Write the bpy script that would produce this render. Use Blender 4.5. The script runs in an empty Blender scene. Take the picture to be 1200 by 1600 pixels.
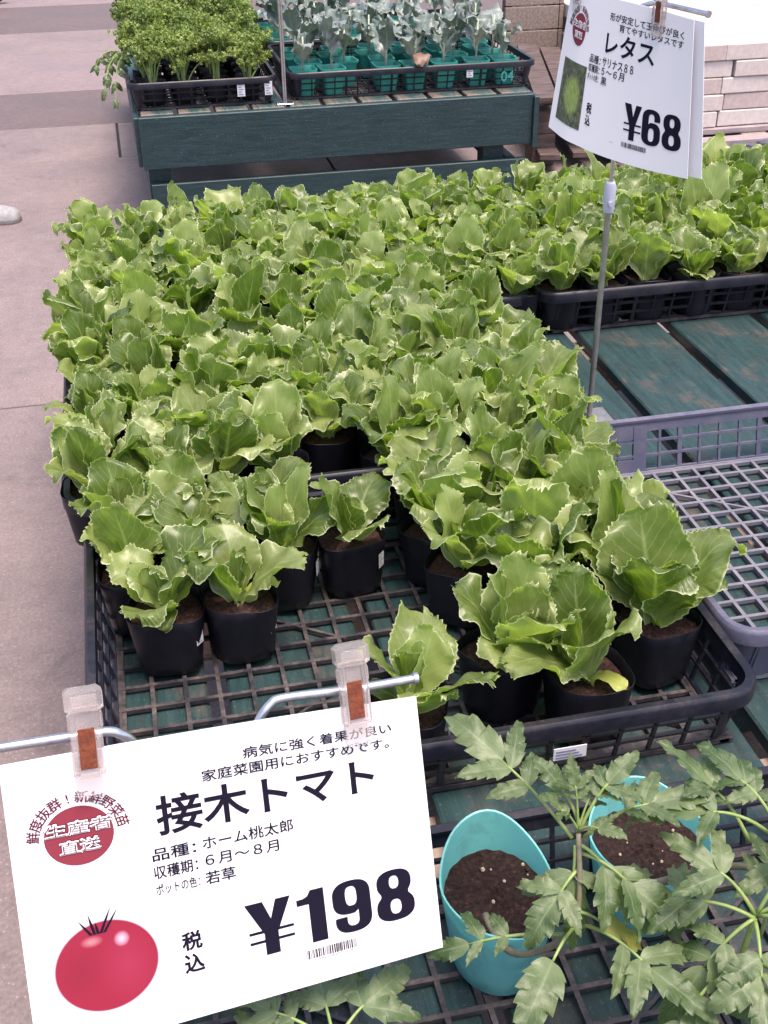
import bpy, bmesh, math, random
from mathutils import Vector, Matrix, Quaternion
R = math.radians
rnd = random.Random(7)
scene = bpy.context.scene
col = scene.collection

# ------------------------------------------------------------------ camera
cam = bpy.data.cameras.new('camera'); cam_o = bpy.data.objects.new('camera', cam); col.objects.link(cam_o)
cr, cu, cf = Vector((0.97602283, -0.21743855, -0.00999534)), Vector((0.12382258, 0.5168678, 0.84706295)), Vector((0.17901787, 0.82799043, -0.53139858))
m = Matrix((cr, cu, -cf)).transposed().to_4x4(); m.translation = (0, 0, 1.46)
cam_o.matrix_world = m
cam.sensor_fit = 'VERTICAL'; cam.sensor_height = 24; cam.sensor_width = 18
cam.lens = 24 * 1827 / 1600; cam.clip_start = .05; cam.clip_end = 400
scene.camera = cam_o
# ------------------------------------------------------------------ light
SUN_EL, SUN_AZ = R(74), R(150)       # soft light from behind the camera, from the right, high up; azimuth measured from +Y towards +X
world = bpy.data.worlds.new('World'); scene.world = world; world.use_nodes = True
wn = world.node_tree; sky = wn.nodes.new('ShaderNodeTexSky'); sky.sky_type = 'NISHITA'; sky.sun_disc = False
sky.sun_elevation = SUN_EL; sky.sun_rotation = SUN_AZ; sky.air_density = 1.0; sky.dust_density = 3.5; sky.ozone_density = 1.0
wn.links.new(sky.outputs[0], wn.nodes['Background'].inputs[0]); wn.nodes['Background'].inputs[1].default_value = 0.145
sl = bpy.data.lights.new('sun', 'SUN'); sl.energy = 1.95; sl.angle = R(24); sl.color = (1, .93, .86)
so = bpy.data.objects.new('sun', sl); col.objects.link(so)
sd = Vector((math.sin(SUN_AZ) * math.cos(SUN_EL), math.cos(SUN_AZ) * math.cos(SUN_EL), math.sin(SUN_EL)))
so.rotation_euler = sd.to_track_quat('Z', 'Y').to_euler()
vs = scene.view_settings; vs.view_transform = 'Standard'; vs.look = 'None'; vs.exposure = 1.22; vs.gamma = 1; vs.use_curve_mapping = False
vs.use_white_balance = True; vs.white_balance_temperature = 6900; vs.white_balance_tint = 14

# ------------------------------------------------------------------ helpers
def link(o, parent=None):
    col.objects.link(o)
    if parent: o.parent = parent
    return o
def tag(o, label=None, cat=None, group=None, kind=None):
    if label: o['label'] = label
    if cat: o['category'] = cat
    if group: o['group'] = group
    if kind: o['kind'] = kind
    return o
def thing(name, label, cat, loc=(0, 0, 0), rz=0, group=None):
    o = bpy.data.objects.new(name, None); o.empty_display_size = .02
    link(o); o.location = loc; o.rotation_euler = (0, 0, rz)
    return tag(o, label, cat, group)
def inst(name, mesh, parent=None, loc=(0, 0, 0), rot=(0, 0, 0), sc=1):
    o = bpy.data.objects.new(name, mesh); link(o, parent); o.location = loc; o.rotation_euler = rot
    o.scale = (sc, sc, sc) if isinstance(sc, (int, float)) else sc
    return o
class MB:
    def __init__(s): s.v = []; s.f = []; s.m = []; s.k = 0
    def add(s, vs, fs):
        n = len(s.v); s.v += [tuple(a) for a in vs]; s.f += [tuple(n + i for i in f) for f in fs]; s.m += [s.k] * len(fs)
    def box(s, x0, x1, y0, y1, z0, z1, ch=0):
        if ch:
            P = [(x0+ch, y0+ch, z0), (x1-ch, y0+ch, z0), (x1-ch, y1-ch, z0), (x0+ch, y1-ch, z0)]
            Q = [(x0, y0, z0+ch), (x1, y0, z0+ch), (x1, y1, z0+ch), (x0, y1, z0+ch)]
            T = [(x0, y0, z1-ch), (x1, y0, z1-ch), (x1, y1, z1-ch), (x0, y1, z1-ch)]
            U = [(x0+ch, y0+ch, z1), (x1-ch, y0+ch, z1), (x1-ch, y1-ch, z1), (x0+ch, y1-ch, z1)]
            f = [(3, 2, 1, 0), (12, 13, 14, 15)]
            for a in (0, 4, 8):
                for i in range(4): j = (i+1) % 4; f.append((a+i, a+j, a+4+j, a+4+i))
            s.add(P+Q+T+U, f)
        else:
            s.add([(x0, y0, z0), (x1, y0, z0), (x1, y1, z0), (x0, y1, z0), (x0, y0, z1), (x1, y0, z1), (x1, y1, z1), (x0, y1, z1)],
                  [(3, 2, 1, 0), (4, 5, 6, 7), (0, 1, 5, 4), (1, 2, 6, 5), (2, 3, 7, 6), (3, 0, 4, 7)])
    def bar(s, a, b, w, t, up=(0, 0, 1)):
        a, b, up = Vector(a), Vector(b), Vector(up); d = (b-a).normalized(); x = d.cross(up).normalized()*w/2; z = x.cross(d).normalized()*t/2
        s.add([a-x-z, a+x-z, a+x+z, a-x+z, b-x-z, b+x-z, b+x+z, b-x+z], [(3, 2, 1, 0), (4, 5, 6, 7), (0, 1, 5, 4), (1, 2, 6, 5), (2, 3, 7, 6), (3, 0, 4, 7)])
    def tube(s, pts, r, n=8, cap=True):
        pts = [Vector(p) for p in pts]; N = len(pts); rs = r if isinstance(r, (list, tuple)) else [r]*N
        d = (pts[1]-pts[0]).normalized(); x = d.orthogonal().normalized(); vv = []
        for i, p in enumerate(pts):
            t = (pts[min(i+1, N-1)]-pts[max(i-1, 0)]).normalized()
            x = (x - t*x.dot(t)).normalized(); y = t.cross(x)
            for k in range(n):
                a = 2*math.pi*k/n; vv.append(p + (x*math.cos(a)+y*math.sin(a))*rs[i])
        ff = [(i*n+k, i*n+(k+1) % n, (i+1)*n+(k+1) % n, (i+1)*n+k) for i in range(N-1) for k in range(n)]
        if cap: ff += [tuple(range(n))[::-1], tuple((N-1)*n+k for k in range(n))]
        s.add(vv, ff)
    def rings(s, rings, closed=True, cap0=False, cap1=False):
        n = len(rings[0]); vv = [p for r_ in rings for p in r_]; ff = []
        for i in range(len(rings)-1):
            for k in range(n if closed else n-1): ff.append((i*n+k, i*n+(k+1) % n, (i+1)*n+(k+1) % n, (i+1)*n+k))
        if cap0: ff.append(tuple(range(n))[::-1])
        if cap1: ff.append(tuple((len(rings)-1)*n+k for k in range(n)))
        s.add(vv, ff)
    def mesh(s, name, mats, smooth=False, sharp=None):
        me = bpy.data.meshes.new(name); me.from_pydata(s.v, [], s.f)
        for mt in (mats if isinstance(mats, (list, tuple)) else [mats]): me.materials.append(mt)
        me.polygons.foreach_set('material_index', s.m)
        if smooth:
            me.polygons.foreach_set('use_smooth', [True]*len(s.f))
            if sharp is not None: me.set_sharp_from_angle(angle=R(sharp))
        me.update(); return me
    def build(s, name, mats, parent=None, loc=(0, 0, 0), smooth=False, sharp=None):
        return inst(name, s.mesh(name, mats, smooth, sharp), parent, loc)

# ------------------------------------------------------------------ materials
def mat(name, base=(.5, .5, .5), rough=.6, metal=0, spec=.5, **kw):
    mt = bpy.data.materials.new(name); mt.use_nodes = True; b = mt.node_tree.nodes['Principled BSDF']
    b.inputs['Base Color'].default_value = (*base, 1); b.inputs['Roughness'].default_value = rough
    b.inputs['Metallic'].default_value = metal; b.inputs['Specular IOR Level'].default_value = spec
    for k, v in kw.items(): b.inputs[k.replace('_', ' ')].default_value = v
    return mt
def N(mt, t, **kw):
    n = mt.node_tree.nodes.new(t)
    for k, v in kw.items(): setattr(n, k, v)
    return n
def L(mt, a, b): mt.node_tree.links.new(a, b)
def bsdf(mt): return mt.node_tree.nodes['Principled BSDF']
def coords(mt, scale=(1, 1, 1), kind='Object'):
    tc = N(mt, 'ShaderNodeTexCoord'); mp = N(mt, 'ShaderNodeMapping'); mp.inputs['Scale'].default_value = scale
    L(mt, tc.outputs[kind], mp.inputs[0]); return mp.outputs[0]
def noise(mt, vec, scale, detail=5, rough=.6, dist=0):
    n = N(mt, 'ShaderNodeTexNoise'); n.inputs['Scale'].default_value = scale; n.inputs['Detail'].default_value = detail
    n.inputs['Roughness'].default_value = rough; n.inputs['Distortion'].default_value = dist
    if vec: L(mt, vec, n.inputs['Vector'])
    return n.outputs['Fac']
def ramp(mt, fac, stops):
    r = N(mt, 'ShaderNodeValToRGB'); e = r.color_ramp.elements
    while len(e) < len(stops): e.new(.5)
    for i, (p, c) in enumerate(stops): e[i].position = p; e[i].color = (*c, 1) if len(c) == 3 else c
    L(mt, fac, r.inputs[0]); return r.outputs[0]
def mix(mt, fac, a, b, mode='MIX'):
    n = N(mt, 'ShaderNodeMix', data_type='RGBA', blend_type=mode)
    for v, s in ((fac, n.inputs[0]), (a, n.inputs[6]), (b, n.inputs[7])):
        if isinstance(v, (int, float)): s.default_value = v
        elif isinstance(v, tuple): s.default_value = (*v, 1)
        else: L(mt, v, s)
    return n.outputs[2]
def bump(mt, h, strength=.3, dist=.002):
    b = N(mt, 'ShaderNodeBump'); b.inputs['Strength'].default_value = strength; b.inputs['Distance'].default_value = dist
    L(mt, h, b.inputs['Height']); L(mt, b.outputs[0], bsdf(mt).inputs['Normal'])
def math_(mt, op, a, b=0., c=None):
    n = N(mt, 'ShaderNodeMath', operation=op)
    for i, v in enumerate((a, b) if c is None else (a, b, c)):
        if isinstance(v, (int, float)): n.inputs[i].default_value = v
        else: L(mt, v, n.inputs[i])
    return n.outputs[0]
def setc(mt, c): L(mt, c, bsdf(mt).inputs['Base Color'])

def noisy(name, a, b, scale=30, rough=.6, bs=.2, bd=.001, sc=(1, 1, 1), lo=.35, hi=.65, **kw):
    mt = mat(name, a, rough, **kw); v = coords(mt, sc); n = noise(mt, v, scale, 6, .65)
    setc(mt, ramp(mt, n, [(lo, a), (hi, b)])); bump(mt, n, bs, bd); return mt

def concrete(name, a, b):
    mt = mat(name, a, .78, spec=.35); v = coords(mt)
    big = noise(mt, v, 2.2, 6, .6); fine = noise(mt, v, 140, 3, .7); mid = noise(mt, v, 22, 5, .7)
    c = ramp(mt, big, [(.3, a), (.7, b)])
    c = mix(mt, .42, c, ramp(mt, mid, [(.3, (.36, .33, .33)), (.7, (.66, .62, .60))]), 'OVERLAY')
    c = mix(mt, .5, c, ramp(mt, fine, [(.35, (.30, .28, .30)), (.62, (.62, .58, .56)), (.8, (.9, .84, .78))]), 'OVERLAY')
    st = noise(mt, v, 5.5, 8, .75, .5); c = mix(mt, ramp(mt, st, [(.56, (0, 0, 0)), (.70, (.55,)*3)]), c, (.085, .068, .066))
    gr = N(mt, 'ShaderNodeTexVoronoi'); gr.inputs['Scale'].default_value = 95; L(mt, v, gr.inputs['Vector'])
    c = mix(mt, ramp(mt, gr.outputs['Distance'], [(.10, (.5,)*3), (.20, (0, 0, 0))]), c, (.40, .35, .32))
    setc(mt, c); bump(mt, fine, .5, .002)
    L(mt, ramp(mt, big, [(.3, (.55,)*3), (.7, (.85,)*3)]), bsdf(mt).inputs['Roughness'])
    return mt
M = {}
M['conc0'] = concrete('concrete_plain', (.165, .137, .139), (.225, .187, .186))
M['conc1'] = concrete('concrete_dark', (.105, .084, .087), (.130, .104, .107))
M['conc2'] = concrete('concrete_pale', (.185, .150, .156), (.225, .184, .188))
M['joint'] = mat('joint_dirt', (.03, .025, .028), .9)

def painted_wood(name, axis, paint, wear, dirt, amount=.5):
    s = [9, 9, 9]; s['xyz'.index(axis)] = .9
    mt = mat(name, paint, .55, spec=.4); v = coords(mt, tuple(s))
    oi = N(mt, 'ShaderNodeObjectInfo'); add = N(mt, 'ShaderNodeVectorMath', operation='ADD'); L(mt, v, add.inputs[0]); L(mt, oi.outputs['Location'], add.inputs[1]); v = add.outputs[0]
    grain = noise(mt, v, 9, 8, .7, .4); patch = noise(mt, coords(mt, (1, 1, 1)), 5.5, 7, .68, .3); fine = noise(mt, coords(mt), 220, 2, .7)
    c = mix(mt, ramp(mt, grain, [(.35, (0, 0, 0)), (.7, (1, 1, 1))]), paint, tuple(min(1, p*1.9+.006) for p in paint))
    wr = math_(mt, 'MULTIPLY', ramp(mt, patch, [(amount, (0, 0, 0)), (amount+.10, (1, 1, 1))]), ramp(mt, grain, [(.36, (.0,)*3), (.55, (1,)*3)]))
    c = mix(mt, wr, c, wear)
    d = ramp(mt, noise(mt, coords(mt), 12, 6, .75), [(.48, (0, 0, 0)), (.72, (.65,)*3)])
    c = mix(mt, d, c, dirt); sp = ramp(mt, fine, [(.62, (0, 0, 0)), (.72, (.6,)*3)]); c = mix(mt, sp, c, (.16, .15, .14))
    setc(mt, c); bump(mt, grain, .55, .003)
    L(mt, math_(mt, 'ADD', math_(mt, 'MULTIPLY', patch, .5), .25), bsdf(mt).inputs['Roughness'])
    return mt
M['plank'] = painted_wood('green_plank', 'y', (.010, .030, .032), (.10, .07, .058), (.052, .047, .045), .53)
M['board'] = painted_wood('green_board', 'x', (.008, .026, .030), (.028, .045, .042), (.018, .034, .035), .62)
M['dusty'] = painted_wood('dusty_green_plank', 'y', (.014, .045, .045), (.16, .12, .10), (.13, .105, .09), .47)
M['bare'] = noisy('bare_timber', (.20, .145, .12), (.34, .26, .22), 14, .8, .4, .002, (6, 1, 6))
M['darkwood'] = noisy('weathered_timber', (.045, .03, .03), (.14, .095, .085), 8, .8, .6, .004, (1, 6, 6))
M['oz'] = noisy('grey_pink_timber', (.24, .19, .20), (.36, .30, .31), 10, .8, .4, .003, (1, 6, 6))

def plastic(name, a, dust, rough=.4, amt=.5, scale=18):
    mt = mat(name, a, rough, spec=.5); v = coords(mt)
    n = noise(mt, v, scale, 7, .7); n2 = noise(mt, v, 160, 3, .7)
    f = math_(mt, 'MULTIPLY', ramp(mt, n, [(.42, (0, 0, 0)), (.75, (1, 1, 1))]), ramp(mt, n2, [(.3, (.2,)*3), (.7, (1,)*3)]))
    g = N(mt, 'ShaderNodeNewGeometry'); sx = N(mt, 'ShaderNodeSeparateXYZ'); L(mt, g.outputs['Normal'], sx.inputs[0])
    f = math_(mt, 'MULTIPLY', f, math_(mt, 'MULTIPLY_ADD', sx.outputs[2], .45, .55))   # dust settles on what faces up
    setc(mt, mix(mt, math_(mt, 'MULTIPLY', f, amt), a, dust)); bump(mt, n2, .15, .0006)
    L(mt, math_(mt, 'MULTIPLY_ADD', f, .3, rough), bsdf(mt).inputs['Roughness']); return mt
M['tray'] = plastic('black_tray_plastic', (.008, .009, .018), (.12, .095, .09), .34, .5); bsdf(M['tray']).inputs['Specular IOR Level'].default_value = .35
M['trayfloor'] = plastic('dusty_tray_floor', (.018, .017, .024), (.20, .155, .14), .5, 1.0, 28)
M['grey'] = plastic('grey_tray_plastic', (.075, .078, .13), (.28, .23, .22), .42, .7)
M['greyfloor'] = plastic('grey_tray_floor', (.13, .13, .165), (.27, .24, .25), .55, .95)
M['pot'] = plastic('black_pot_film', (.006, .006, .012), (.05, .042, .042), .40, .4, 30); bsdf(M['pot']).inputs['Specular IOR Level'].default_value = .3
M['teal'] = plastic('teal_pot', (.025, .27, .23), (.10, .22, .18), .4, .35)
def film(name, a, tr):
    mt = mat(name, a, .34); b = bsdf(mt); t = N(mt, 'ShaderNodeBsdfTranslucent'); t.inputs[0].default_value = (*tr, 1)
    mx = N(mt, 'ShaderNodeMixShader'); mx.inputs[0].default_value = .38; L(mt, b.outputs[0], mx.inputs[1]); L(mt, t.outputs[0], mx.inputs[2])
    L(mt, mx.outputs[0], mt.node_tree.nodes['Material Output'].inputs[0]); bump(mt, noise(mt, coords(mt, (1, 1, .3)), 45, 4), .35, .003)
    d = math_(mt, 'MULTIPLY', ramp(mt, noise(mt, coords(mt), 26, 8, .75, .5), [(.5, (0, 0, 0)), (.68, (1, 1, 1))]), .5); setc(mt, mix(mt, d, a, (.10, .12, .10))); return mt
M['aqua'] = film('aqua_pot_film', (.22, .62, .62), (.40, .9, .84))
def soil(name, a, b):
    mt = mat(name, a, .95, spec=.2); v = coords(mt); n = noise(mt, v, 190, 4, .75); n2 = noise(mt, v, 60, 5, .7)
    c = ramp(mt, n, [(.35, a), (.6, b), (.74, tuple(min(1, q*3) for q in b))]); setc(mt, c); bump(mt, n2, .9, .006); return mt
M['soil'] = soil('potting_soil', (.020, .010, .009), (.062, .032, .027))
M['soil2'] = soil('dark_potting_soil', (.010, .006, .006), (.034, .019, .017))
M['perlite'] = noisy('perlite', (.30, .22, .17), (.55, .45, .36), 200, .9)
M['sticker'] = mat('sticker_paper', (.62, .62, .66), .5)
M['print'] = mat('print_ink', (.008, .006, .018), .8, spec=.15)
M['printgrey'] = mat('faint_print_ink', (.20, .19, .30), .55)
M['printred'] = mat('dark_red_ink', (.22, .032, .05), .7, spec=.2)
M['printred2'] = mat('maroon_ink', (.10, .010, .025), .8, spec=.15)
M['printwhite'] = mat('white_ink', (.84, .82, .86), .5)
M['paper'] = mat('laminated_paper', (.80, .78, .82), .28, spec=.45)
bump(M['paper'], noise(M['paper'], coords(M['paper']), 9, 2), .12, .003)
M['steel'] = noisy('zinc_steel', (.55, .54, .58), (.72, .71, .74), 90, .28, .1, .0005, metal=1)
M['pole'] = noisy('dull_steel_pole', (.30, .29, .28), (.42, .40, .39), 60, .42, .1, .0005, metal=.75)
M['collar'] = mat('pale_collar_plastic', (.50, .50, .62), .35)
M['rust'] = noisy('rusted_spring', (.09, .016, .008), (.20, .045, .014), 300, .7, .5, .0006)
M['clear'] = mat('clear_clip_plastic', (.95, .89, .88), .14, IOR=1.25, Transmission_Weight=.88)
M['tar'] = mat('black_rubber', (.02, .018, .03), .7)

# leaf materials -----------------------------------------------------
def leaf_mat(name, dark, light, rim, rib, rough=.36, trans=.30, tcol=None, sheen=0., rimw=.90, nsc=28, vs_=.28, vw=.045, bst=.3):
    mt = mat(name, dark, rough, spec=.5); b = bsdf(mt)
    uv = N(mt, 'ShaderNodeUVMap'); uv.uv_map = 'UVMap'; sp = N(mt, 'ShaderNodeSeparateXYZ'); L(mt, uv.outputs[0], sp.inputs[0])
    oi = N(mt, 'ShaderNodeObjectInfo'); rv = oi.outputs['Random']
    add = N(mt, 'ShaderNodeVectorMath', operation='ADD'); tc = N(mt, 'ShaderNodeTexCoord'); L(mt, tc.outputs['Object'], add.inputs[0])
    cmb = N(mt, 'ShaderNodeCombineXYZ'); L(mt, math_(mt, 'MULTIPLY', rv, 7.), cmb.inputs[0]); L(mt, cmb.outputs[0], add.inputs[1]); v = add.outputs[0]
    blot = noise(mt, v, nsc, 5, .6); fine = noise(mt, v, nsc*15, 2, .6)
    f = math_(mt, 'ADD', math_(mt, 'MULTIPLY', blot, .7), math_(mt, 'MULTIPLY_ADD', rv, .5, -.12))
    c = ramp(mt, f, [(.28, dark), (.70, light)])
    # side veins branch off the midrib; u = signed distance from the midrib, v = way along the blade
    au = math_(mt, 'ABSOLUTE', sp.outputs[0])
    ph = math_(mt, 'SUBTRACT', math_(mt, 'MULTIPLY', sp.outputs[1], 8.5), math_(mt, 'MULTIPLY', au, 3.4))
    wv = math_(mt, 'ABSOLUTE', math_(mt, 'SUBTRACT', math_(mt, 'FRACT', math_(mt, 'ADD', ph, math_(mt, 'MULTIPLY', blot, .7))), .5))
    vein = math_(mt, 'LESS_THAN', wv, vw)
    c = mix(mt, math_(mt, 'MULTIPLY', vein, vs_), c, rib)
    ribm = ramp(mt, math_(mt, 'ADD', math_(mt, 'MULTIPLY', au, 1.0), math_(mt, 'MULTIPLY', sp.outputs[1], .10)), [(.03, (1, 1, 1)), (.13, (0, 0, 0))])
    c = mix(mt, math_(mt, 'MULTIPLY', ribm, .75), c, rib)
    bs = ramp(mt, sp.outputs[1], [(.04, (1, 1, 1)), (.42, (0, 0, 0))]); c = mix(mt, math_(mt, 'MULTIPLY', bs, .7), c, rib)
    rm = ramp(mt, au, [(rimw, (0, 0, 0)), (min(.995, rimw+.07), (1, 1, 1))]); c = mix(mt, math_(mt, 'MULTIPLY', rm, .8), c, rim)
    setc(mt, c)
    if sheen: b.inputs['Coat Weight'].default_value = sheen; b.inputs['Coat Roughness'].default_value = .38
    bump(mt, math_(mt, 'ADD', math_(mt, 'MULTIPLY', vein, -.5), math_(mt, 'ADD', blot, math_(mt, 'MULTIPLY', fine, .12))), bst, .003)
    t = N(mt, 'ShaderNodeBsdfTranslucent')
    L(mt, mix(mt, 1., c, tcol or (1.6, 1.9, .7), 'MULTIPLY'), t.inputs[0])
    mx = N(mt, 'ShaderNodeMixShader'); mx.inputs[0].default_value = trans; L(mt, b.outputs[0], mx.inputs[1]); L(mt, t.outputs[0], mx.inputs[2])
    L(mt, mx.outputs[0], mt.node_tree.nodes['Material Output'].inputs[0]); return mt
M['lettuce'] = leaf_mat('lettuce_leaf', (.095, .145, .026), (.285, .340, .120), (.66, .70, .46), (.42, .50, .22), .36, .44, sheen=.42, rimw=.935)
M['yellowleaf'] = leaf_mat('yellowing_leaf', (.34, .38, .07), (.50, .50, .14), (.6, .6, .3), (.5, .55, .25), .45, .3)
M['tomato'] = leaf_mat('tomato_leaf', (.045, .088, .024), (.135, .180, .080), (.19, .25, .13), (.22, .28, .15), .46, .30, rimw=.97, nsc=3.2, vs_=.45, vw=.06, bst=.6, sheen=.15)
M['tomatoy'] = leaf_mat('tomato_old_leaf', (.20, .24, .05), (.34, .33, .07), (.3, .3, .1), (.3, .33, .12), .5, .3)
M['cabbage'] = leaf_mat('cabbage_leaf', (.10, .14, .12), (.21, .25, .235), (.30, .33, .30), (.34, .38, .33), .42, .15, tcol=(1, 1.2, .8), sheen=.2)
M['cabbagered'] = leaf_mat('reddened_cabbage_leaf', (.20, .11, .085), (.30, .17, .13), (.3, .2, .15), (.3, .2, .16), .5, .15)
M['parsley'] = leaf_mat('parsley_leaf', (.12, .17, .04), (.27, .33, .10), (.3, .4, .1), (.25, .35, .1), .5, .3)
M['stem'] = noisy('green_stem', (.16, .24, .06), (.26, .34, .12), 60, .5)
M['stembrown'] = noisy('woody_stem', (.13, .115, .075), (.24, .21, .14), 60, .6)
M['stempale'] = noisy('pale_stem', (.36, .42, .30), (.5, .54, .42), 60, .5)

# ------------------------------------------------------------------ floor
g = MB(); g.add([(-60, -60, 0), (60, -60, 0), (60, 60, 0), (-60, 60, 0)], [(0, 1, 2, 3)])
ground = g.build('floor', M['joint'], None, (0, 0, -.010)); tag(ground, kind='structure')
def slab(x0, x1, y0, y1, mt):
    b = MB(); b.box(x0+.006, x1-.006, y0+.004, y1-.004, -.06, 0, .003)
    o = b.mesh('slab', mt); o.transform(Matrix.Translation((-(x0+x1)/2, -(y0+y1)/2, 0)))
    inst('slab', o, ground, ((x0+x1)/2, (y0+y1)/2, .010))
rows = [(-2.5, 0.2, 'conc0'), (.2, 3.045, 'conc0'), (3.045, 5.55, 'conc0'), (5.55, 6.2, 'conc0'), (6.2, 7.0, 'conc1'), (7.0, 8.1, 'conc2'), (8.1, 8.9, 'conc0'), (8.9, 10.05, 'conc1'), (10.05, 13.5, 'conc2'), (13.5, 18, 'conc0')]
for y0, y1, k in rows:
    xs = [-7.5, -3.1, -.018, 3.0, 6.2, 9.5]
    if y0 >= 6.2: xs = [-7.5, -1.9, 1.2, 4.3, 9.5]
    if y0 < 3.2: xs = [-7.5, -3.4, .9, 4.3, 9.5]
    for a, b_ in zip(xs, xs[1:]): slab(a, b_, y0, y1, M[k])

# ------------------------------------------------------------------ tables
def table_plank(name, parent, x0, x1, y0, y1, z0, z1, mt, ch=.003, bend=0):
    b = MB(); cx, cy = (x0+x1)/2, (y0+y1)/2
    b.box(x0-cx, x1-cx, y0-cy, y1-cy, z0-z1, 0, ch); return b.build(name, mt, parent, (cx, cy, z1))
ft = thing('slatted_table', 'long low table of worn green planks under the lettuce trays', 'table', (.7, 1.6, 0))
def off(o, root): o.location -= root.location; return o
edges = [-.105] + [.034+.214*i for i in range(0, 10)]
for i in range(len(edges)-1):
    a, b_ = edges[i]+(.012 if i else 0), edges[i+1]-.014
    off(table_plank('plank', ft, a, b_, .22, 2.93, .425, .45-rnd.uniform(0, .002), M['plank']), ft)
for y in (.30, .90, 1.43, 2.15, 2.85): off(table_plank('cross_beam', ft, -.09, 1.95, y-.045, y+.045, .34, .4235, M['bare']), ft)
for x in (-.04, .95, 1.88):
    for y in (.30, 1.43, 2.85): off(table_plank('leg', ft, x-.035, x+.035, y-.035, y+.035, 0.002, .339, M['plank']), ft)

bt = thing('slatted_bench', 'dark green painted plank bench behind the lettuces holding the parsley and cabbage trays', 'bench', (.8, 4.9, 0))
off(table_plank('front_board', bt, .065, 1.535, 4.345, 4.375, .262, .447, M['board']), bt)
off(table_plank('front_board', bt, .085, 1.525, 4.352, 4.38, .035, .205, M['board']), bt)
for i in range(11):
    x = .075+i*.1345; off(table_plank('plank', bt, x, x+.115, 4.378, 6.5, .425, .45, M['dusty']), bt)
off(table_plank('end_board', bt, .048, .0635, 4.36, 6.5, .27, .445, M['board']), bt)
off(table_plank('end_board', bt, 1.537, 1.556, 4.33, 6.5, .25, .440, M['board']), bt)
for x in (.12, 1.40):
    for y in (4.43, 6.4): off(table_plank('leg', bt, x-.04, x+.04, y-.04, y+.04, .002, .424, M['board']), bt)
for x in (.10, 1.5): off(table_plank('side_rail', bt, x-.02, x+.02, 4.48, 6.35, .10, .18, M['board']), bt)

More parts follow.
